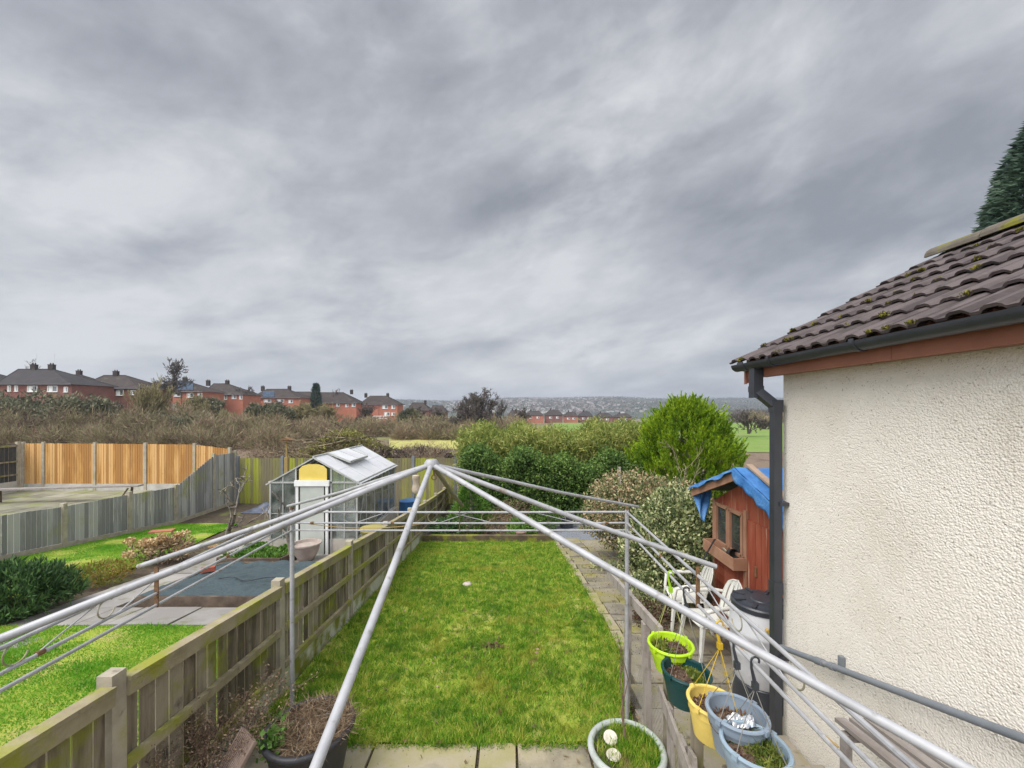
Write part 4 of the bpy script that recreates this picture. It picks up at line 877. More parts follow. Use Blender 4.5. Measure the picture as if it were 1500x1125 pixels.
# laurel hedge and the feathery bamboo over it
def hedge(name, label, x0, x1, y, zb, h, dp, n, ml, L, Wd, cat, lift=.2, ripple=.25, clump=0.14, hf=None):
    T = thing(name, label, cat, ((x0 + x1) / 2, y, zb))
    N_ = n // 9; u = NP.random(N_); c = np.c_[x0 + (x1 - x0) * u, y + (NP.random(N_) - .5) * dp, np.zeros(N_)]
    top = h * (1 + ripple * .35 * np.sin(c[:, 0] * 1.7 + 1) * np.sin(c[:, 0] * .63) + ripple * .25 * np.sin(c[:, 0] * 4.1))
    if hf is not None: top *= np.array([hf(v) for v in u])
    c[:, 2] = zb + top * (1 - (NP.random(N_) ** 1.5) * .98); c[:, 1] -= .25 * dp * (NP.random(N_) < .5)
    P = np.repeat(c, 9, 0) + rdirs(N_ * 9) * clump * NP.random((N_ * 9, 1)) ** .5
    D = NP.normal(size=P.shape) * .8; D[:, 1] -= .3; D[:, 2] += lift
    quads('foliage', P, D, L * (.6 + .8 * NP.random(len(P))), Wd, ml, T)
    sg = []; rs = random.Random(8); k = x0
    while k < x1: branches((k, y, zb), (rs.uniform(-.2, .2), 0, 1), h * .45, .03, 2, .006, .4, .3, (2, 3), .1, sg, rs); k += .5
    segs_mesh('stems', sg, m_bark, T, 4)
hedge('laurel_hedge', 'dark glossy laurel hedge across the end of the garden', -1.75, 4.6, 14.6, -1.15, 2.42, 1.2, 80000, m_laurel, .10, .05, 'hedge', ripple=.32, hf=lambda u: .90 - .10 * sm((u - .6) / .4) + .10 * RN.random() ** 2)
hedge('bamboo_clump', 'tall feathery yellow green bamboo behind the laurel hedge', -2.1, 5.4, 17.6, -1.1, 2.85, 2.6, 75000, m_bamboo, .20, .035, 'bamboo', lift=.5, ripple=.20, clump=.34, hf=lambda u: .94 + .08 * u + .10 * RN.random())
def conifer(name, label, base, h, r, n, ml, prof, L=.3, Wd=.05, up=.9, lobes=26, cat='tree', droop=0):
    x, y, z = base; T = thing(name, label, cat, base)
    lp = [(RN.uniform(0, 6.283), RN.uniform(.05, .95), RN.uniform(.08, .22)) for _ in range(lobes)]
    t = NP.random(n) ** .8; a = NP.random(n) * 6.283
    R = np.array([prof(v) for v in t]) * r
    for la, lt, am in lp: R *= 1 + am * np.exp(-((np.angle(np.exp(1j * (a - la))) / .45) ** 2 + ((t - lt) / .12) ** 2))
    R *= (1 - .45 * NP.random(n) ** 2); P = np.c_[x + R * np.cos(a), y + R * np.sin(a), z + h * t]
    D = np.c_[np.cos(a), np.sin(a), np.full(n, up)] + NP.normal(size=(n, 3)) * .32; D[:, 2] -= droop * (1 - t)
    quads('foliage', P, D, L * (.5 + .9 * NP.random(n)), Wd * (.7 + .6 * NP.random(n)), ml, T)
    b = MB(); b.path([(x, y, z - .1), (x + .03, y, z + h * .5), (x, y, z + h * .93)], [.05 + .02 * h, .03 + .01 * h, .01], 8); tr = b.build('trunk', m_bark, T, 60)
    sg = []; rs = random.Random(5)
    for k in range(40):
        tt = rs.uniform(.05, .8); aa = rs.uniform(0, 6.283); q = prof(tt) * r * .75; sg.append(((x, y, z + h * tt * .9), (x + q * math.cos(aa), y + q * math.sin(aa), z + h * (tt * .9 + .08)), .03, .006))
    segs_mesh('limbs', sg, m_bark, T, 4); return T
cp = lambda t: (1 - .45 * (1 - min(1, t / .25)) ** 2) * (1 - max(0, (t - .25) / .75) ** 2.5) ** .62 + .02
def plume_conifer(name, label, base, h, r, n, per, ml, prof):
    x, y, z = base; T = thing(name, label, 'tree', base)
    t = NP.random(n) ** .85; a = NP.random(n) * 6.283; R = np.array([prof(v) for v in t]) * r * (.62 + .38 * NP.random(n))
    R *= 1 + .20 * np.sin(a * 5 + t * 9) * np.sin(a * 3 - t * 14) + .08 * np.sin(a * 13 + t * 23)
    C = np.c_[x + R * np.cos(a), y + R * np.sin(a), z + h * .90 * t]
    A = np.c_[np.cos(a) * .55, np.sin(a) * .55, .75 + .5 * t] + NP.normal(size=(n, 3)) * .16; A /= np.linalg.norm(A, axis=1, keepdims=True)
    Ln = (.26 + .55 * NP.random(n) ** 2) * (1 - .25 * t); k = np.repeat(np.arange(n), per); f = NP.random(n * per)
    P = C[k] + A[k] * (Ln[k] * f)[:, None]
    D = A[k] * 1.0 + rdirs(n * per) * (.75 - .45 * f)[:, None]
    quads('foliage', P, D, (.17 - .08 * f) * (.6 + .7 * NP.random(n * per)), .024, ml, T)
    b = MB(); b.path([(x, y, z - .1), (x + .03, y, z + h * .5), (x, y, z + h * .9)], [.15, .08, .01], 8); b.build('trunk', m_bark, T, 60)
    sg = []; rs = random.Random(5)
    for q in range(60):
        tt = rs.uniform(.05, .8); aa = rs.uniform(0, 6.283); w = prof(tt) * r * .85; sg.append(((x, y, z + h * tt * .8), (x + w * math.cos(aa), y + w * math.sin(aa), z + h * (tt * .8 + .12)), .03, .006))
    segs_mesh('limbs', sg, m_bark, T, 4)
plume_conifer('golden_conifer', 'bushy bright golden green conifer behind the speckled shrubs', (5.95, 14.0, -1.15), 4.45, 1.66, 2600, 58, m_gold, cp)
conifer('small_conifer', 'little upright yellow green bush beside the far end of the left fence', (-1.25, 12.3, -.95), 1.55, .52, 5000, m_fresh, lambda t: (.35 + .65 * math.sin(min(1, t * 1.25 + .15) * 2.6)) * (1 - t ** 4) + .03, .12, .03, .8)
conifer('tall_cypress', 'dark drooping conifer rising behind the tiled roof ridge', (18.6, 13.2, -1), 15.2, 4.6, 60000, m_dconi, lambda t: (1 - t) ** .8 * .9 + .03, .30, .07, .2, 60, droop=.6)
sg = []; rs = random.Random(2); T = thing('dead_tree', 'bare pale branched stem in front of the golden conifer', 'tree', (4.9, 12.3, -.95))
branches((4.9, 12.3, -.95), (-.1, 0, 1), 1.1, .035, 4, .006, .5, .35, (2, 3), .12, sg, rs); m_pt = mat('pale_twig', [(.24, .20, .12), (.34, .29, .19)], scale=5, rough=.95); segs_mesh('stem', sg, m_pt, T, 5); sg = []; branches((4.5, 12.4, -.95), (-.3, 0, 1), .9, .02, 3, .006, .5, .35, (2, 3), .12, sg, rs); segs_mesh('stem', sg, m_pt, T, 5)
b = MB(); b.beam((3.5, 13.2, -1.1), (3.45, 13.2, .95), .09, .09, up=(1, 0, 0)); tag(b.build('wooden_post', mw, loc=(3.5, 13.2, -1.1)), 'lone grey wooden post standing in front of the laurel hedge', 'post')
b = MB(); b.lathe([(.2, 0), (.25, .42), (.27, .42), (.27, .46), (.24, .46), (.22, .3), (0, .3)], (1.75, 13.2, g(0, 13.2)), 24); tag(b.build('plant_pot', m_black, loc=(1.75, 13.2, g(0, 13.2)), smooth=40), 'large black plant pot on the slate gravel by the hedge', 'plant pot')
for i, (x, y, h, r, ml, lb) in enumerate(((-.45, 12.2, .62, .55, m_dead, 'brown withered perennial in the bed beyond the sleeper'), (.35, 11.9, .5, .45, m_fresh, 'small green leafy plant behind the sleeper near the path'), (-1.9, 11.7, .5, .4, m_darkbush, 'dark green low plant where sleeper meets the left fence'), (1.0, 12.9, .8, .5, m_laurel, 'young laurel bush beside the slate gravel'), (.1, 13.2, .9, .7, m_dead, 'tan bracken clump at the foot of the laurel hedge'))):
    shrub('bed_plant', lb, (x, y, g(x, y)), h, r, r, 1500, ml, .10, .035 if ml is not m_dead else .012, cat='plant', nst=4)
b = MB(); b.lathe([(.11, 0), (.15, .22), (.165, .22), (.165, .25), (.14, .25), (0, .22)], (.25, 11.45, g(0, 11.4)), 20); tag(b.build('terracotta_pot', plain('pale_terracotta', (.30, .20, .16), .9), loc=(.25, 11.45, g(0, 11.4)), smooth=40), 'pale terracotta pot just behind the sleeper', 'plant pot')
shrub('trailing_plant', 'small silvery rosette plant growing in the path', (1.95, 8.5, g(0, 8.5)), .14, .25, .2, 260, m_varieg, .12, .02, cat='plant', nst=2)
# left garden plants
shrub('evergreen_shrub', 'dark green spiky round shrub at the left edge of the near lawn', (-7.38, 6.15, g(0, 6.15)), .70, .60, .55, 8000, m_darkbush, .12, .022, lift=.9, clump=260, csize=.2)
shrub('heather', 'low yellow green heather beside the dark spiky shrub', (-7.75, 7.6, g(0, 7.6)), .34, .55, .5, 2600, m_olive, .07, .016, lift=.6)
T = shrub('hydrangea', 'hydrangea with dried tan flower heads on the back lawn edge', (-7.75, 9.1, g(0, 9.1)), .55, .62, .5, 900, m_dead, .10, .03, cat='shrub')
P = []; rs = random.Random(9)
for k in range(34): c = np.array((-7.75 + rs.gauss(0, .32), 9.1 + rs.gauss(0, .25), g(0, 9.1) + .42 + rs.uniform(-.1, .2))); P.append(c + rdirs(60) * .085 * (1, 1, .7))
P = np.concatenate(P); quads('flower_heads', P, NP.normal(size=P.shape), .05, .045, leafmat('dried_flower', [(.36, .20, .09), (.55, .38, .19), (.66, .52, .30)], scale=6, island=.4), T)
def bare_tree(name, label, base, h, r, m, depth=4, lean=(0, 0), seed=1, rmin=.006, spread=.55, n=5, up=.25, stems=1, group=None, kids=(2, 4), bend=.14, trunk=.34):
    T = thing(name, label, 'tree', base, group); rs = random.Random(seed); sg = []
    for k in range(stems): branches(Vector(base) + Vector((rs.uniform(-.3, .3), rs.uniform(-.2, .2), 0)) * (stems > 1) * h * .12, (lean[0] + rs.uniform(-.4, .4) * (stems > 1), lean[1], 1), h * trunk, r, depth, rmin, spread, up, kids, bend, sg, rs)
    k = max(6, len(sg) // 60); tr = [s for s in sg if s[2] > r * .5]; tw = [s for s in sg if s[2] <= r * .5]
    segs_mesh('trunk', tr, m, T, 8); 
    if tw: segs_mesh('crown', tw, m, T, n)
    return T
bare_tree('fruit_tree', 'knobbly bare espaliered fruit tree at the corner of the back lawn', (-8.0, 11.5, g(0, 11.5)), 2.5, .075, m_bark, 4, seed=14, rmin=.016, spread=.8, up=.15, kids=(2, 3), bend=.25)
bare_tree('young_fruit_tree', 'short bare sapling in front of the pale greenhouse door', (-4.62, 8.6, g(0, 8.6)), 2.2, .055, m_bark, 3, seed=6, rmin=.013, spread=.5, up=.45, kids=(2, 3), bend=.2)
# membrane bed, leafy bed, urn
T = thing('raised_bed', 'raised bed covered by dark green weed membrane beside the left fence', 'raised bed', (-4.6, 7.45, g(0, 7.4)))
zf = lambda y: g(0, y)
b = MB(); b.prism([(-5.95, 6.45, zf(6.45) - .05), (-3.15, 6.45, zf(6.45) - .05), (-3.15, 6.45, zf(6.45) + .17), (-5.95, 6.45, zf(6.45) + .17)], (0, .05, 0)); b.build('front_board', m_timber, T)
for x in (-5.95, -3.2):
    b = MB(); b.beam((x + .025, 6.5, zf(6.5) + .06), (x + .025, 8.4, zf(8.4) + .08), .05, .22); b.build('side_board', m_timber, T)
b = MB(); b.beam((-5.9, 8.42, zf(8.4) + .09), (-3.2, 8.42, zf(8.4) + .09), .05, .2); b.build('back_board', m_timber, T)
b = MB(); b.grid(lambda u, v: Vector((-5.93 + 2.72 * u, 6.47 + 1.95 * v, zf(6.47 + 1.95 * v) + .175 + .02 * math.sin(u * 11 + v * 3) * math.sin(v * 9) + RN.uniform(-.006, .006) + .05 * (v > .93) * abs(math.sin(u * 17)))), 50, 36); b.build('membrane', m_membrane, T, 180)
b = MB(); b.path([(-5.2 + .08 * k, 7.25 + .08 * math.sin(k * .7), zf(7.25) + .21) for k in range(26)], .008, 6); tag(b.build('hose', m_black, loc=(-4.5, 7.3, zf(7.3) + .2), smooth=60), 'thin black hose lying across the green membrane', 'hose')
b = MB(); b.box((-5.75, 7.75, zf(7.75) + .24), (.22, .11, .075), Matrix.Rotation(.5, 3, 'Z')); tag(b.build('loose_brick', plain('red_brick_loose', (.30, .08, .05), .9, sc=30), loc=(-5.75, 7.75, zf(7.7) + .2)), 'red brick weighing down the corner of the green membrane', 'brick')
b = MB(); b.box((-10.6, 12.4, g(0, 12.4) + .06), (.6, .25, .06), Matrix.Rotation(.3, 3, 'Z')); tag(b.build('brick_tile', plain('salmon_clay', (.42, .16, .10), .9, sc=20), loc=(-10.6, 12.4, g(0, 12.4))), 'salmon coloured clay slab lying by the grey fence', 'clay slab')
T = thing('vegetable_bed', 'small timber edged bed full of bright green leaves by the greenhouse', 'raised bed', (-5.6, 9.5, g(0, 9.5)))
b = MB()
for p, q in (((-6.3, 8.75), (-4.95, 8.75)), ((-6.3, 10.3), (-4.95, 10.3)), ((-6.3, 8.75), (-6.3, 10.3)), ((-4.95, 8.75), (-4.95, 10.3))): b.beam((*p, zf(p[1]) + .08), (*q, zf(q[1]) + .08), .05, .22)
b.build('timber_edge', m_timber, T)
n = 4200; P = np.c_[-6.25 + 1.25 * NP.random(n), 8.8 + 1.45 * NP.random(n), np.zeros(n)]; P[:, 2] = [zf(v) + .12 for v in P[:, 1]]; P[:, 2] += .14 * (.5 + .5 * np.sin(P[:, 0] * 7) * np.sin(P[:, 1] * 6)) * NP.random(n)
quads('leaves', P, NP.normal(size=(n, 3)) * .7 + (0, 0, .8), .11, .05, m_fresh, T)
b = MB(); b.lathe([(.14, 0), (.17, .04), (.25, .18), (.29, .34), (.32, .36), (.32, .39), (.28, .39), (.26, .33), (0, .31)], (-4.62, 9.2, zf(9.2) + .03), 32); T = b.build('garden_urn', mat('pinkish_stone', [(.30, .24, .21), (.42, .35, .31)], scale=5, rough=.9, spots=[((.25, .25, .17), 4, .55, .7)]), loc=(-4.72, 9.2, zf(9.2)), smooth=40); tag(T, 'broad pinkish stone urn in front of the greenhouse', 'urn')

# ------------------------------------------------------------------ greenhouse
def greenhouse():
    xc, y0, y1, w = -4.72, 9.75, 12.9, 1.03; zb = g(0, 9.75) - .03; zs = zb + .42; ze = CH - 1.735; zr = CH - 1.15
    T = thing('greenhouse', 'aluminium greenhouse with pale sky-reflecting roof and pale door behind the left fence', 'greenhouse', (xc, 11.3, zb))
    b = MB()
    for x in (xc - w, xc + w): b.box((x, (y0 + y1) / 2, (zb - .4 + zs) / 2), (.12, y1 - y0, zs - zb + .4))
    b.box((xc - .68, y0 + .05, (zb - .4 + zs) / 2), (.60, .10, zs - zb + .4)); b.box((xc + .68, y0 + .05, (zb - .4 + zs) / 2), (.60, .10, zs - zb + .4)); b.box((xc, y1, (zb - .4 + zs) / 2), (2 * w - .13, .1, zs - zb + .4)); b.build('base_wall', m_brickbase, T)
    b = MB(); t = .035
    for yy in (y0, y1):
        for x in (xc - w, xc + w): b.beam((x, yy, zs), (x, yy, ze), t, t, up=(1, 0, 0))
        for x in (xc - .42, xc + .42): b.beam((x, yy, zs - (.4 if yy == y0 else 0)), (x, yy, ze + (zr - ze) * .58), t, t, up=(1, 0, 0))
        for x in (xc - .73, xc + .73): b.beam((x, yy, zs), (x, yy, ze + (zr - ze) * .29), .02, .02, up=(1, 0, 0))
        b.beam((xc - w, yy, ze), (xc + w, yy, ze), t, t)
        b.beam((xc - w, yy, zs + (ze - zs) * .45), (xc - .42, yy, zs + (ze - zs) * .45), .016, .016)
    n = 5
    for k in range(n + 1):
        yy = y0 + (y1 - y0) * k / n
        for s in (-1, 1):
            b.beam((xc + s * w, yy, zs), (xc + s * w, yy, ze), .022, .022, up=(1, 0, 0)); e = .05 if k in (0, n) else .022
            b.beam((xc + s * (w + .10), yy, ze - .05), (xc, yy, zr), e, .03)
    for s in (-1, 1):
        b.beam((xc + s * (w + .02), y0, ze), (xc + s * (w + .02), y1, ze), .06, .05); b.beam((xc + s * w, y0, zs + .02), (xc + s * w, y1, zs + .02), .04, .04)
        b.beam((xc + s * w, y0, zs), (xc + s * w, y0 + .65, ze), .014, .014)
    b.beam((xc, y0 - .02, zr + .02), (xc, y1, zr + .02), .05, .05); b.build('frame', m_alu, T)
    for s in (-1, 1):
        b = MB(); b.box((xc + s * (w - .012), (y0 + y1) / 2, (zs + ze) / 2), (.005, y1 - y0 - .04, ze - zs)); b.build('glazing', m_glass, T)
        for yy in (y0 + .01, y1 - .01):
            b = MB(); xi, xo = xc + s * .44, xc + s * (w - .02); b.prism([(xi, yy, zs), (xo, yy, zs), (xo, yy, ze), (xi, yy, ze + (zr - ze) * .55)], (0, .005, 0)); b.build('glazing', m_glass, T)
        sl = lambda f, l=0: (xc + s * (w + .09) * (1 - f), ze - .045 + (zr - ze + .045) * f + l)
        for k in range(n):
            ya, yb = y0 + (y1 - y0) * k / n + .014, y0 + (y1 - y0) * (k + 1) / n - .014
            for f0, f1, l in ((0, .5, .0), (.49, .99, .006)):
                b = MB(); (xa, za), (xb, zb_) = sl(f0, l), sl(f1, l); b.prism([(xa, ya, za + .012), (xb, ya, zb_ + .012), (xb, ya, zb_ + .018), (xa, ya, za + .018)], (0, yb - ya, 0)); b.build('roof_pane', m_roofglass, T)
    # raised roof vent on the right slope
    s = 1; (xa, za), (xb, zb_) = (xc + (w + .09) * .52, ze + (zr - ze) * .48 + .12), (xc + .02, zr + .04); ya, yb = y0 + .70, y0 + 1.95
    b = MB(); b.prism([(xa, ya, za), (xb, ya, zb_), (xb, ya, zb_ + .008), (xa, ya, za + .008)], (0, yb - ya, 0)); v = b.build('roof_vent', m_roofglass, T)
    b = MB(); b.beam((xa, ya, za), (xa, yb, za), .05, .05); b.beam((xa, ya, za), (xb, ya, zb_), .04, .04); b.beam((xa, yb, za), (xb, yb, zb_), .04, .04); b.beam((xa, (ya + yb) / 2, za + .006), (xb, (ya + yb) / 2, zb_ + .006), .02, .02); b.build('vent_frame', m_alu, v)
    yy = y0 - .03; b = MB(); b.box((xc - .02, yy, zb + .86), (.56, .03, 1.62)); d = b.build('door', m_doorp, T)
    b = MB(); b.box((xc - .02, yy, zb + 1.75), (.82, .09, .13)); b.box((xc + .33, yy, zb + .85), (.06, .05, 1.66)); b.box((xc - .37, yy, zb + .85), (.05, .05, 1.66)); b.build('door_frame', m_white, T)
    b = MB(); xs = [(-.34, 1.82), (.32, 1.82), (.32, 2.08), (.24, 2.16), (.1, 2.20), (-.12, 2.20), (-.26, 2.16), (-.34, 2.08)]; b.prism([(xc + a, yy + .01, zb + c) for a, c in xs], (0, .012, 0)); b.build('yellow_panel', m_yellow, T)
    # staging and plants inside
    q = thing('potting_bench', 'pale slatted potting bench standing inside the greenhouse', 'bench', (xc + .65, 11.4, zb)); b = MB(); b.box((xc + .62, 11.4, zb + .78), (.60, 2.6, .04)); b.build('bench_top', m_white, q)
    for yq in (10.2, 12.6):
        for xq in (.38, .86): bb = MB(); bb.beam((xc + xq, yq, zb - .3), (xc + xq, yq, zb + .77), .05, .05, up=(1, 0, 0)); bb.build('leg', m_white, q)
    for i, (px_, pz, r, c, lb) in enumerate(((10.4, .8, .09, (.25, .10, .06), 'terracotta pot at the near end of the greenhouse bench'), (11.0, .8, .11, (.06, .09, .06), 'dark green tub in the middle of the greenhouse bench'), (11.9, .8, .10, (.45, .42, .38), 'pale tub at the far end of the greenhouse bench'))):
        bb = MB(); bb.lathe([(r * .75, 0), (r, r * 2.2), (r * 1.08, r * 2.2), (r * 1.08, r * 2.5), (r * .9, r * 2.5), (0, r * 2.2)], (xc + .6, px_, zb + pz), 20); tag(bb.build('plant_pot', plain('tub', c, .7), loc=(xc + .6, px_, zb + pz), smooth=40), lb, 'plant pot')
    shrub('tomato_plant', 'withered tall plant inside the greenhouse left of the door', (xc - .6, 11.2, zb), 1.5, .3, .8, 1500, m_dead, .12, .02, cat='plant', nst=5)
greenhouse()
b = MB(); c = (-3.35, 13.2, g(0, 13.2)); b.lathe([(.24, 0), (.27, .03), (.29, .5), (.28, .88), (.29, .9), (.25, .92), (0, .95)], c, 28); tag(b.build('rain_barrel', plain('blue_plastic', (.03, .12, .28), .5, sc=4), loc=c, smooth=40), 'blue plastic rain barrel at the far corner of the greenhouse', 'barrel')
T = thing('wheelie_bin', 'olive green bin beside the near corner of the greenhouse', 'bin', (-3.25, 9.55, zf(9.5))); mbn = plain('olive_plastic', (.16, .15, .05), .6, sc=5)
b = MB(); b.lathe([(.21, 0), (.26, .62), (.28, .62), (.28, .66), (.24, .66), (0, .6)], (-3.25, 9.55, zf(9.55)), 24); b.build('bin_body', mbn, T, 40)
b = MB(); b.lathe([(.29, .66), (.28, .70), (.05, .74), (0, .74)], (-3.25, 9.55, zf(9.55)), 24); b.build('lid', plain('ochre_lid', (.32, .27, .09), .6), T, 40)
T = thing('trestle_plank', 'long plank propped on a sawhorse in front of the orange fence', 'plank', (-16.5, 14.6, -.52))
b = MB(); b.beam((-18.5, 14.4, -.02), (-13.6, 15.0, .02), .28, .05); b.build('plank', mw2, T)
for x, y in ((-18.2, 14.42), (-14.0, 14.93)):
    for s in (-1, 1): b = MB(); b.beam((x - .12, y + s * .25, -.52), (x + .08, y + s * .08, -.05), .07, .05); b.build('leg', m_timber, T)
T = thing('bird_table', 'tall wooden post with a small rusty topped bird table', 'bird table', (-8.75, 15.9, -1.1))
b = MB(); b.beam((-8.75, 15.9, -1.1), (-8.75, 15.9, .95), .13, .13, up=(1, 0, 0)); b.beam((-8.75, 15.9, .95), (-8.75, 15.9, 1.6), .05, .05, up=(1, 0, 0)); b.build('post', plain('ochre_timber', (.30, .21, .08), .9, sc=6), T)
b = MB(); b.prism([(-9.0, 15.75, 1.62), (-8.5, 15.75, 1.62), (-8.75, 15.75, 1.72)], (0, .3, 0)); b.box((-8.75, 15.9, 1.58), (.3, .3, .03)); b.build('table_roof', m_rust, T)
m_sheet = plain('blue_grey_plastic_sheet', (.07, .08, .11), .35, sc=3, v=.5)
b = MB(); b.grid(lambda u, v: Vector((-10.2 + 1.9 * u, 15.3 + 1.0 * v, -1.08 + .25 * math.sin(math.pi * u) * math.sin(math.pi * v) * (1 + .4 * math.sin(u * 14) * math.sin(v * 9)))), 26, 14); tag(b.build('plastic_sheeting', m_sheet, loc=(-9.1, 15.8, -1.1), smooth=180), 'crumpled blue grey plastic sheeting below the algae green fence', 'sheeting')
# ------------------------------------------------------------------ houses beyond the field
def house(label, px0, px1, ey, ry, r0, r1, d, wins=(), mw_=None, mr_=None, chim=(), solar=(), depth=8.0, wallh=5.2, yaw=0, group='brick houses beyond the field', fence_=None):
    X = lambda px, dd=d: (px - 750) / 600 * dd
    Z = lambda py, dd=d: CH + (600 - py) / 600 * dd
    x0, x1, ze = X(px0), X(px1), Z(ey); yr = d + depth / 2; zr = Z(ry, yr); a, c = X(r0, yr), X(r1, yr); o = .45; zb = min(ze - wallh, g((x0 + x1) / 2, d))
    T = thing('brick_house', label, 'house', ((x0 + x1) / 2, d + depth / 2, zb), group)
    b = MB(); b.box(((x0 + x1) / 2, d + depth / 2, (zb + ze) / 2 - .5), (x1 - x0, depth, ze - zb + 1)); b.build('wall', mw_ or m_brick, T)
    b = MB(); q = [(x0 - o, d - o, ze), (x1 + o, d - o, ze), (x1 + o, d + depth + o, ze), (x0 - o, d + depth + o, ze), (a, yr, zr), (c, yr, zr)]
    b.add(q, [(0, 1, 5, 4), (1, 2, 5), (2, 3, 4, 5), (3, 0, 4), (3, 2, 1, 0)]); b.path([q[4], q[5]], .12, 6)
    for i, j in ((0, 4), (3, 4), (1, 5), (2, 5)): b.path([q[i], q[j]], .10, 6)
    roof = b.build('roof', mr_ or m_slate, T)
    b = MB(); b.path([(x0 - o, d - o - .05, ze - .03), (x1 + o, d - o - .05, ze - .03)], .07, 6); b.path([((x0 + x1) / 2, d - .08, ze), ((x0 + x1) / 2, d - .08, zb)], .05, 6); b.build('gutter', m_black, roof)
    for cpx in chim:
        x = X(cpx, yr); b = MB(); b.box((x, yr, zr + .1), (.95, .6, 1.5)); b.box((x, yr, zr + .88), (1.05, .7, .1))
        for k in (-.3, .3): b.lathe([(.11, 0), (.09, .3), (0, .3)], (x + k * .8, yr, zr + .93), 8)
        b.build('chimney', m_slate, roof)
        if RN.random() < .5:
            b = MB(); b.path([(x + .5, yr, zr + 1), (x + .5, yr, zr + 3)], .02, 4); b.path([(x - .1, yr, zr + 2.9), (x + 1.1, yr, zr + 2.9)], .015, 4); b.build('aerial', m_alu, roof)
    for (wp, wy, ww, wh) in wins:
        x, z, w, h = X(wp), Z(wy), ww / 600 * d, wh / 600 * d; b = MB(); t = .11
        n = 2 if ww > 7 else 1
        for p, q in (((-w / 2, -h / 2), (w / 2, -h / 2)), ((-w / 2, h / 2), (w / 2, h / 2))): b.beam((x + p[0], d - .04, z + p[1]), (x + q[0], d - .04, z + q[1]), .14, t)
        for k in range(n + 1): xx = x - w / 2 + w * k / n; b.beam((xx, d - .045, z - h / 2), (xx, d - .045, z + h / 2), .14, t, up=(1, 0, 0))
        b.box((x, d - .08, z - h / 2 - .08), (w + .25, .2, .07)); b.box((x - w * .22, d - .035, z + h * .0), (w * .40, .05, h * .9)); f = b.build('window', m_white, T)
        b = MB(); b.box((x, d - .02, z), (w, .03, h)); b.build('pane', m_pane, f)
    for (s0, t0, s1, t1) in solar:
        def pt(px, py):
            f = (ey - py) / (ey - ry); return Vector((X(px, d - o + f * (depth / 2 + o)), d - o + f * (depth / 2 + o) - .05, ze + f * (zr - ze) + .12))
        b = MB(); b.prism([pt(s0, t1), pt(s1, t1), pt(s1, t0), pt(s0, t0)], (0, .03, -.06)); b.build('solar_panel', m_solar, roof)
    return T
house('brick house cut by the left picture edge, grey hipped roof', -45, -3, 563.5, 546, -30, -10, 80, mr_=m_slate2)
house('long dark roofed brick house with four white windows at the left', 0, 105, 563, 541, 27, 78, 75, [(14, 569, 4, 8), (24.5, 569, 4, 8), (48, 569.5, 14, 8), (77.5, 569.5, 14, 8), (97, 570.5, 5, 7)], mr_=m_slate2, chim=(50, 76))
house('brick house set back with a plain brown roof between two larger roofs', 80, 131, 567, 549, 78, 118, 88, [], m_brick_b, chim=(116,))
house('brick house with brown hipped roof and lichen on its ridge', 116, 206, 569, 550, 152, 184, 85, [(132, 574, 3, 7), (138, 574, 3, 7), (158, 574.5, 5, 7), (176, 575, 10, 8), (195, 575, 7, 6)], m_brick_b, chim=(170,))
house('brick house behind the big bare tree, solar panel on its right roof slope', 236, 296, 574, 558, 247, 272, 105, [(279, 579, 9, 6), (293, 579, 6, 6), (260, 578, 9, 5)], m_brick_o, solar=[(261, 560, 283, 572)], chim=(271,))
house('brick house with brown roof and small chimney between two bare trees', 299, 356, 578, 562, 313, 333, 115, [(318, 582, 4, 6), (330, 582, 5, 6), (343, 581.5, 6, 5), (353, 582, 4, 5)], m_brick_o, chim=(305, 333))
house('bright red brick house with blue solar panels on the left of its roof', 370, 440, 583, 570, 391, 421, 130, [(376, 587, 6, 4), (392, 587, 10, 4), (411, 587, 10, 4), (426, 588, 6, 4), (392, 598, 9, 5), (410, 598, 9, 5)], m_brick_o, m_slate, chim=(385, 424), solar=[(385, 573.5, 402, 582)])
house('red brick house half hidden right of the solar panelled one', 437, 458, 584, 574, 432, 455, 142, [(449, 589, 5, 4)], m_brick_o)
house('wide brown roofed house mostly screened by the small dark conifer and bushes', 462, 522, 590.5, 575, 470, 503, 145, [(495, 593, 5, 4), (518, 593, 5, 5), (508, 594, 4, 4)], m_brick_o, chim=(515,))
house('orange brick house with two white windows one above the other on its right', 528, 582, 592.5, 580, 542, 567, 150, [(564, 596, 8, 5), (576, 596, 5, 5), (567, 606.5, 8, 5), (576, 606.5, 5, 4)], m_brick_o, chim=(536, 568))
house('low brown roofed house half hidden by scrub left of the large bare tree', 598, 628, 601, 590, 604, 620, 172, [(612, 605, 5, 3)], m_brick, chim=(623,))
house('smaller brick house with dark roof next to the large bare tree', 630, 652, 604, 594, 634, 648, 190, [(646, 608, 4, 3)], m_brick)
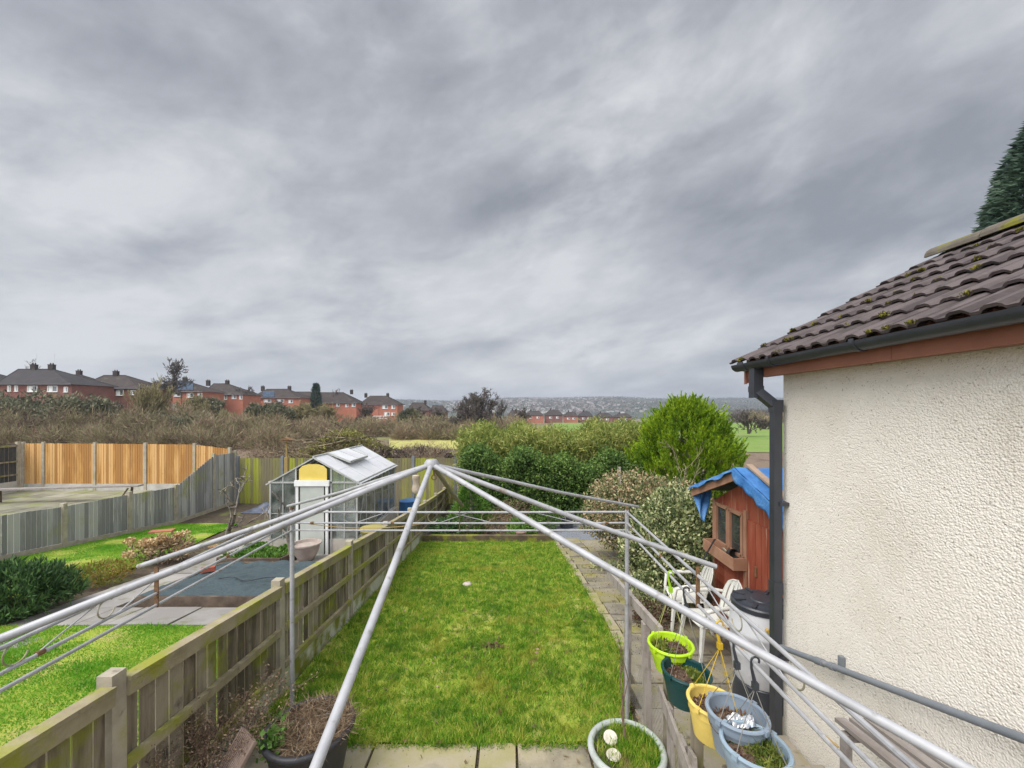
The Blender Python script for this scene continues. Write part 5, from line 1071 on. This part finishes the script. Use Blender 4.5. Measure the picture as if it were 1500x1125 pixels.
for px0, px1, ey, ry, d, lb in ((744, 766, 609, 601, 255, 'brick house of the far estate just right of the large bare tree'), (769, 796, 608, 602, 270, 'house of the far estate with a gap left of it'), (799, 824, 608, 600.5, 275, 'widest roofed house in the middle of the far estate'), (827, 846, 609.5, 603.5, 285, 'house of the far estate with an orange gable right of the widest'), (849, 868, 609.5, 603, 290, 'far estate house with a dark roof near the conifer'), (872, 897, 610.5, 605, 300, 'low far estate house showing over the bamboo'), (900, 925, 611, 605.5, 310, 'last far estate house left of the golden conifer'), (700, 726, 611, 604, 245, 'far estate house seen through the large bare tree')):
    w = px1 - px0; house(lb, px0, px1, ey, ry, px0 + w * .25, px1 - w * .25, d, [(px0 + w * .3, ey + 3.5, 4, 2.5), (px0 + w * .7, ey + 3.5, 4, 2.5)], m_brick_o if d in (270, 285) else m_brick, m_slate if d != 290 else m_slate2, chim=(px0 + w * .3,), group='houses of the far estate')
def wx(px, d): return (px - 750) / 600 * d
b = MB(); x, d = wx(287, 98), 98
b.prism([(x - 2.6, d, -.3 + 2), (x + 2.6, d, 1.7), (x + 2.6, d, 2.6 + 1.4), (x + 1.9, d, 4.8), (x, d, 5.15), (x - 1.9, d, 4.8), (x - 2.6, d, 4.0)], (0, 3, 0)); tag(b.build('garden_marquee', m_white, loc=(x, d + 1, 1.7)), 'white curved garden canopy in front of the solar panelled house', 'canopy')
b = MB(); x, d = wx(246, 95), 95; b.box((x, d, 2.8), (4.6, .15, 3.0)); b.box((x + 3.2, d + .3, 2.4), (1.8, .15, 2.0)); tag(b.build('white_fence', m_white, loc=(x, d, 1)), 'white boundary fence at the foot of the big bare tree', 'fence')
T = thing('picket_railing', 'white railing in front of the orange brick house', 'railing', (wx(551, 140), 140, -1))
b = MB(); x0, x1, d = wx(536, 140), wx(567, 140), 140
for z in (609.5, 613.0): zz = CH + (600 - z) / 600 * d; b.beam((x0, d, zz), (x1, d, zz), .1, .22)
b.build('rail', m_white, T)
for k in range(7): xx = x0 + (x1 - x0) * k / 6; bb = MB(); bb.beam((xx, d, CH + (600 - 617) / 600 * d), (xx, d, CH + (600 - 609) / 600 * d), .16, .16, up=(1, 0, 0)); bb.build('post', m_white, T)

# ------------------------------------------------------------------ trees of the field
def far_tree(label, px, ytop, ybase, d, depth=5, seed=1, m=None, r=None, rmin=.035, spread=.6, stems=1, kids=(3, 4), trunk=.30, up=.28, name='bare_tree', lean=(0, 0), group=None):
    z0 = CH + (600 - ybase) / 600 * d; h = (ybase - ytop) / 600 * d
    base = (wx(px, d), d, min(z0, g(wx(px, d), d) + .5)); h += z0 - base[2]
    return bare_tree(name, label, base, h, r or h * .022, m or m_bark_far, depth, lean, seed, rmin, spread, 3, up, stems, group, kids, .12, trunk)
far_tree('large bare tree standing above the solar panelled roof at the left', 241, 524, 590, 92, 6, 4, rmin=.05, kids=(3, 4), spread=.75, trunk=.36)
far_tree('bare tree in the gap between two red brick houses', 356, 550, 590, 118, 5, 9, rmin=.06)
far_tree('bare pollard with straight shoots beside the gap in the houses', 371, 563, 590, 122, 4, 12, rmin=.04, up=.8, spread=.3)
far_tree('small purplish bare tree above the wide brown roof', 491, 562, 592, 150, 5, 21, rmin=.06, m=mat('purple_twigs', [(.10, .07, .075), (.17, .12, .12)], scale=1, island=.3, rough=.95))
far_tree('large dark bare tree standing alone right of the houses', 702, 566, 640, 62, 6, 3, rmin=.028, kids=(3, 4), trunk=.37, spread=.85, stems=4, r=.2, up=.2)
far_tree('slender bare tree at the right flank of the large dark one', 738, 578, 640, 66, 5, 33, rmin=.02, trunk=.34, spread=.4)
far_tree('olive green willow sapling in front of the brown hipped roofs', 218, 545, 640, 50, 5, 17, m_bark_ol, rmin=.024, stems=5, kids=(3, 4), spread=.42, up=.6, r=.10)
far_tree('spreading olive stemmed thicket tree before the wide brown roof', 480, 582, 634, 72, 5, 26, m_bark_ol, rmin=.035, stems=7, kids=(3, 4), spread=.6, r=.12)
far_tree('upright yellowish osier clump beside the brick house gap', 330, 588, 640, 60, 4, 27, m_bark_ol, rmin=.02, stems=7, kids=(3, 4), spread=.4, up=.6, r=.10)
far_tree('grey bare tree beside the golden conifer on its right', 1096, 590, 632, 58, 5, 41, rmin=.028, stems=3, kids=(3, 4), spread=.5, r=.12)
far_tree('low brown thorn tree at the far edge of the green meadow', 1122, 606, 632, 80, 5, 42, rmin=.03, stems=4, kids=(3, 4), spread=.6, r=.12)
far_tree('bare twiggy tree rising behind the left chimney', 55, 527, 575, 95, 5, 52, rmin=.03, r=.10, trunk=.36)
far_tree('dark round hawthorn in front of the brick house with the gable window', 610, 588, 628, 88, 5, 55, rmin=.04, stems=6, kids=(3, 4), spread=.7, r=.12)
for px, yt, yb, d, dp, sd_, ml, st, lb in ((152, 566, 632, 58, 5, 61, m_bark_far, 3, 'leaning slender thorn tree before the lichen ridged roof'), (282, 568, 630, 64, 5, 62, m_bark_ol, 4, 'olive twigged tree right of the white boundary fence'), (402, 580, 626, 70, 5, 63, m_bark_far, 3, 'brown bare tree before the right half of the solar panelled house'), (440, 578, 630, 74, 5, 64, m_bark_ol, 5, 'mossy many stemmed tree left of the small dark conifer'), (534, 584, 628, 80, 5, 65, m_bark_far, 4, 'bare tree screening the left end of the orange brick house'), (645, 590, 632, 70, 5, 66, m_bark_far, 4, 'low bare tree left of the large dark one'), (95, 570, 632, 54, 5, 67, m_bark_ol, 4, 'pale olive bush tree before the right end of the long dark roofed house'), (765, 592, 626, 90, 5, 68, m_bark_far, 4, 'brown bare tree before the far estate at its left end')):
    far_tree(lb, px, yt, yb, d, dp, sd_, ml, rmin=.04, stems=st, kids=(3, 4), spread=.6, r=.09)
conifer('small_dark_conifer', 'small dark pointed conifer between the solar panelled and wide roofs', (wx(463, 138), 138, -1), 12.2, 2.2, 2600, m_dconi, lambda t: (1 - t) ** .7 * .9 + .05, .9, .3, .9, 14)
for i, (px, yt, yb, d, wpx, lb) in enumerate(((386, 592, 620, 62, 22, 'rounded dark evergreen bush below the solar panelled house'), (412, 598, 620, 66, 16, 'lower dark evergreen bush right of the rounded one'), (300, 586, 612, 66, 26, 'grey green rounded bush beside the white canopy'), (25, 578, 632, 48, 60, 'broad dark ivy covered thicket at the far left'), (120, 583, 635, 47, 50, 'grey green thicket below the long dark roofed house'), (600, 602, 626, 76, 16, 'small dark evergreen bush at the edge of the brown field'))):
    z0 = CH + (600 - yb) / 600 * d; h = (yb - yt) / 600 * d; r = wpx / 600 * d
    shrub('field_bush', lb, (wx(px, d), d, min(z0, g(wx(px, d), d))), h + max(0, z0 - g(wx(px, d), d)), r, r * .7, 6500, m_scrub_g, .5, .16, clump=260, csize=.2, cat='bush', ms=m_bark_far)
# scrub: a band nobody could count
def scrub(name, label, spots, ml, L=.85, Wd=.05):
    Ps, Ds, Ls = [], [], []
    for (px, ytop, ybase, d, wpx, n) in spots:
        h = (ybase - ytop) / 600 * d; r = wpx / 600 * d * .5; z0 = CH + (600 - ybase) / 600 * d; x = wx(px, d); m = n
        a = NP.random(m) * 6.283; q = np.sqrt(NP.random(m)) * r; hh = h * (1 - (q / r) ** 2 * .55)
        t = NP.random(m) ** .75; P = np.c_[x + q * np.cos(a), d + q * np.sin(a) * .8, z0 - .3 + hh * t * .9]
        D = np.c_[np.cos(a) * q / r * .7, np.sin(a) * q / r * .7, np.full(m, .75)] + NP.normal(size=(m, 3)) * .55
        Ps.append(P); Ds.append(D); Ls.append(L * (.5 + NP.random(m)))
    P = np.concatenate(Ps); o = quads(name, P, np.concatenate(Ds), np.concatenate(Ls), Wd * (.6 + .9 * NP.random(len(P))) * (P[:, 1] / 50), ml, kind='stuff'); o['label'] = label; o['category'] = 'scrub'
rs = random.Random(77); sp_ = []
for k in range(150):
    px = rs.uniform(-60, 470); d = rs.uniform(40, 60); top = 586 + rs.uniform(-8, 26) + max(0, (px - 200) / 240) * 18; sp_.append((px, top, CH and 600 + 3.9 / d * 600 - rs.uniform(0, 2), d, rs.uniform(24, 60), 900))
for k in range(60):
    px = rs.uniform(-60, 420); d = rs.uniform(36, 40); sp_.append((px, 622 + rs.uniform(-6, 8), 600 + 3.9 / d * 600, d, rs.uniform(24, 50), 600))
for k in range(60):
    px = rs.uniform(440, 760); d = rs.uniform(56, 90); sp_.append((px, 606 + rs.uniform(-6, 14), 600 + 3.9 / d * 600, d, rs.uniform(20, 50), 700))
for k in range(22):
    px = rs.uniform(560, 720); d = rs.uniform(52, 60); sp_.append((px, 617 + rs.uniform(-4, 8), 600 + 3.9 / d * 600, d, rs.uniform(20, 44), 900))
for k in range(20):
    px = rs.uniform(1085, 1190); d = rs.uniform(120, 160); sp_.append((px, 604 + rs.uniform(-6, 6), 600 + 4.5 / d * 600, d, rs.uniform(12, 26), 500))
scrub('bramble_scrub', 'band of bare brown bramble and thorn scrub across the field', sp_, m_scrub)
sp_ = [(rs.uniform(-60, 330), 603 + rs.uniform(-8, 14), 640, rs.uniform(44, 52), rs.uniform(30, 60), 420) for _ in range(46)]
scrub('ivy_scrub', 'darker grey green growth through the left half of the scrub', sp_, m_scrub_g, .5, .14)
sp_ = [(rs.uniform(-40, 690), 640 + rs.uniform(-3, 6) , 600 + 3.9 / dd * 600, dd, rs.uniform(14, 30), 260) for dd in [rs.uniform(24, 38) for _ in range(90)]]
scrub('dead_weeds', 'low dead brown weeds on the bare earth behind the fences', sp_, mat('dead_weed', [(.09, .065, .045), (.18, .13, .09), (.27, .21, .13)], scale=.3, island=.5, rough=.95), .35, .035)
# spoil bank and heap of cut branches
b = MB(); b.grid(lambda u, v: Vector((wx(-80 + 800 * u, 33 + 6 * v), 33 + 6 * v, g(0, 35) - .1 + math.sin(math.pi * v) * (.75 + .45 * math.sin(u * 41 + v * 3) * math.sin(u * 17)) * (1 - .45 * u) + .1 * math.sin(u * 173) * math.sin(v * 9))), 220, 10); b.build('earth_bank', m_dirt, kind='structure', smooth=180)
T = thing('brush_pile', 'heap of cut branches and yellow green prunings behind the greenhouse', 'brush pile', (wx(480, 30), 30, -1.1)); sg = []; rs = random.Random(19)
for k in range(230):
    px = 380 + 190 * rs.betavariate(1.6, 1.8); d = 29 + rs.uniform(-1.8, 1.8); hh = 2.0 * math.exp(-((px - 500) / 70) ** 2) + .5
    p = Vector((wx(px, d), d, -1.1 + rs.uniform(0, hh))); t = Vector((rs.gauss(0, 1), rs.gauss(0, .6), rs.gauss(0, .28))).normalized() * rs.uniform(.8, 2.4); sg.append((p - t * .5, p + t * .5, rs.uniform(.02, .06), .012)); 
    for j in range(3): q = p + t * rs.uniform(-.4, .5); sg.append((q, q + Vector((rs.gauss(0, .5), rs.gauss(0, .4), rs.uniform(.0, .6))), .014, .007))
segs_mesh('branches', sg, mat('cut_branches', [(.07, .05, .035), (.16, .12, .08), (.26, .21, .13)], scale=1, island=.6, rough=.95), T, 4)
n = 9000; px = 400 + 180 * NP.beta(2.2, 1.6, n); d = 29 + NP.normal(size=n) * .9; hh = 2.2 * np.exp(-((px - 505) / 62) ** 2) + .3
P = np.c_[(px - 750) / 600 * d, d, -1.1 + hh * NP.random(n) ** .6]; quads('prunings', P, NP.normal(size=(n, 3)) + (0, 0, .3), .22, .07, leafmat('yellow_prunings', [(.10, .085, .04), (.19, .18, .05), (.30, .30, .07)], scale=.6, island=.5), T)
for i, (px, d, h, w, lb) in enumerate(((560, 27, 1.3, 2.6, 'dark root heap right behind the greenhouse roof'), (690, 31, 1.1, 1.8, 'dark tangle of roots at the left end of the hedge'), (625, 32, .95, 3.2, 'low brown heap of soil and roots before the dry meadow'))):
    T = thing('root_heap', lb, 'heap', (wx(px, d), d, -1.113)); n = 3200; P, dd = crown_pts((wx(px, d), d, -1.2), (w, 1.2, h), n, .5, 14, .5, 120, .2, -.1); quads('roots', P, NP.normal(size=(n, 3)), .4, .06, mat('root_mass', [(.05, .038, .032), (.11, .085, .07), (.17, .13, .10)], scale=.8, island=.5, rough=.95), T)
    b = MB(); b.lathe([(1, -.3), (.85, .25), (.5, .6), (0, .75)], (wx(px, d), d, -1.113), 18, sx=w * .9, sy=1.1); b.v = [(x + .12 * math.sin(y * 7 + z * 9), y, z * 1.0) for x, y, z in b.v]; b.build('soil_core', m_dirt, T, 180)

# ------------------------------------------------------------------ far valley side, its town and woods
def hz(x, y):
    t = sm((y - 750) / 1250); r = 46 + 6 * math.sin(x * .0021 + 1) + 4 * math.sin(x * .0057) + 3 * math.sin(x * .013 + 2)
    r += 8 * sm((x - 250) / 900)
    return -14.8 + t * (r + 12) * (1 + .04 * math.sin(y * .01 + x * .004))
xs = np.linspace(-3600, 3600, 150); ysl = np.linspace(720, 2700, 34)
mb = MB(); mb.add([(x, y, hz(x, y)) for y in ysl for x in xs], [(j * 150 + i, j * 150 + i + 1, (j + 1) * 150 + i + 1, (j + 1) * 150 + i) for j in range(33) for i in range(149)])
mb.build('hills', mat('far_hillside', [(.028, .036, .028), (.05, .062, .038), (.12, .16, .06)], scale=.006, detail=9, rough=1, lo=.38, hi=.66, spots=[((.05, .055, .04), .02, .5, .6)]), kind='structure', smooth=180)
def town(name, label, n, pxr, dr, m, roof):
    v, f = [], []; rs = random.Random(31 + roof)
    for k in range(n):
        d = rs.uniform(*dr); px = rs.triangular(*pxr); x = wx(px, d); z = hz(x, d) - .5; w, l, h = rs.uniform(5, 11), 7, rs.uniform(4, 6.5); o = len(v)
        if roof: v += [(x - w / 2 - .3, d - .3, z + h), (x + w / 2 + .3, d - .3, z + h), (x + w / 2 + .3, d + l + .3, z + h), (x - w / 2 - .3, d + l + .3, z + h), (x - w / 2 - .3, d + l / 2, z + h + 3), (x + w / 2 + .3, d + l / 2, z + h + 3)]; f += [tuple(o + i for i in q) for q in ((0, 1, 5, 4), (2, 3, 4, 5), (0, 4, 3), (1, 2, 5))]
        else: v += [(x + a * w / 2, d + b_ * l, z + c * h) for c in (0, 1) for a, b_ in ((-1, 0), (1, 0), (1, 1), (-1, 1))]; f += [tuple(o + i for i in q) for q in ((0, 1, 5, 4), (1, 2, 6, 5), (2, 3, 7, 6), (3, 0, 4, 7), (4, 5, 6, 7))]
    mb = MB(); mb.v = v; mb.f = f; o = mb.build(name, m, kind='stuff'); o['label'] = label; o['category'] = 'town'
m_tw = mat('far_town_walls', [(.16, .10, .08), (.32, .27, .24), (.50, .48, .46)], scale=.01, island=1.0, rough=.9, lo=.2, hi=.8)
m_tr = mat('far_town_roofs', [(.08, .065, .06), (.16, .12, .11), (.22, .20, .20)], scale=.01, island=1.0, rough=.9, lo=.2, hi=.8)
town('distant_town', 'pale walls of the distant town on the far hillside', 560, (585, 960, 790), (1000, 1950), m_tw, 0)
town('distant_town_roofs', 'roofs of the distant town on the far hillside', 560, (585, 960, 790), (1000, 1950), m_tr, 1)
n = 4200; d = 1000 + 1050 * NP.random(n) ** .7; px = 560 + 640 * NP.random(n); x = (px - 750) / 600 * d
c = np.array([(a, q, hz(a, q)) for a, q in zip(x, d)]); P = np.repeat(c, 10, 0) + NP.normal(size=(n * 10, 3)) * (7, 4, 2.2) + (0, 0, 3)
D = NP.normal(size=P.shape); D[:, 2] += .6
o = quads('distant_woods', P, D, 4.5, 3.2, mat('far_woods', [(.035, .045, .03), (.075, .08, .05), (.11, .10, .07)], scale=.01, island=.6, rough=1), kind='stuff'); o['label'] = 'dark woods and hedgerow trees on the far hillside'; o['category'] = 'woods'
n = 26; c = []
for k in range(n): d = 300 + 90 * NP.random(); px = 1075 + 80 * NP.random(); c.append((wx(px, d), d, g(wx(px, d), d)))
P = np.repeat(np.array(c), 260, 0); P = P + NP.normal(size=P.shape) * (7, 4, 0); P[:, 2] += 11 * NP.random(len(P)) ** .8; D = NP.normal(size=P.shape) * .5; D[:, 2] += .8
o = quads('valley_wood', P, D, 2.8, .35, m_bark_far, kind='stuff'); o['label'] = 'brown bare wood beyond the green meadow at the right'; o['category'] = 'woods'
# ------------------------------------------------------------------ air
b = MB(); b.box((0, 1300, 42), (9400, 3000, 150)); hzb = MB(); hzb.box((0, 1320, 30), (7400, 2900, 130))
m = bpy.data.materials.new('haze_air'); m.use_nodes = True; nt = m.node_tree; nt.nodes.clear(); pv = nt.nodes.new('ShaderNodeVolumePrincipled'); ou = nt.nodes.new('ShaderNodeOutputMaterial')
pv.inputs['Color'].default_value = (.80, .87, 1, 1); pv.inputs['Density'].default_value = HAZE; pv.inputs['Anisotropy'].default_value = .2; nt.links.new(pv.outputs[0], ou.inputs['Volume'])
if HAZE > 0:
    o = hzb.build('haze', m, kind='stuff'); o['label'] = 'thin blue grey haze over the valley'; o['category'] = 'haze'
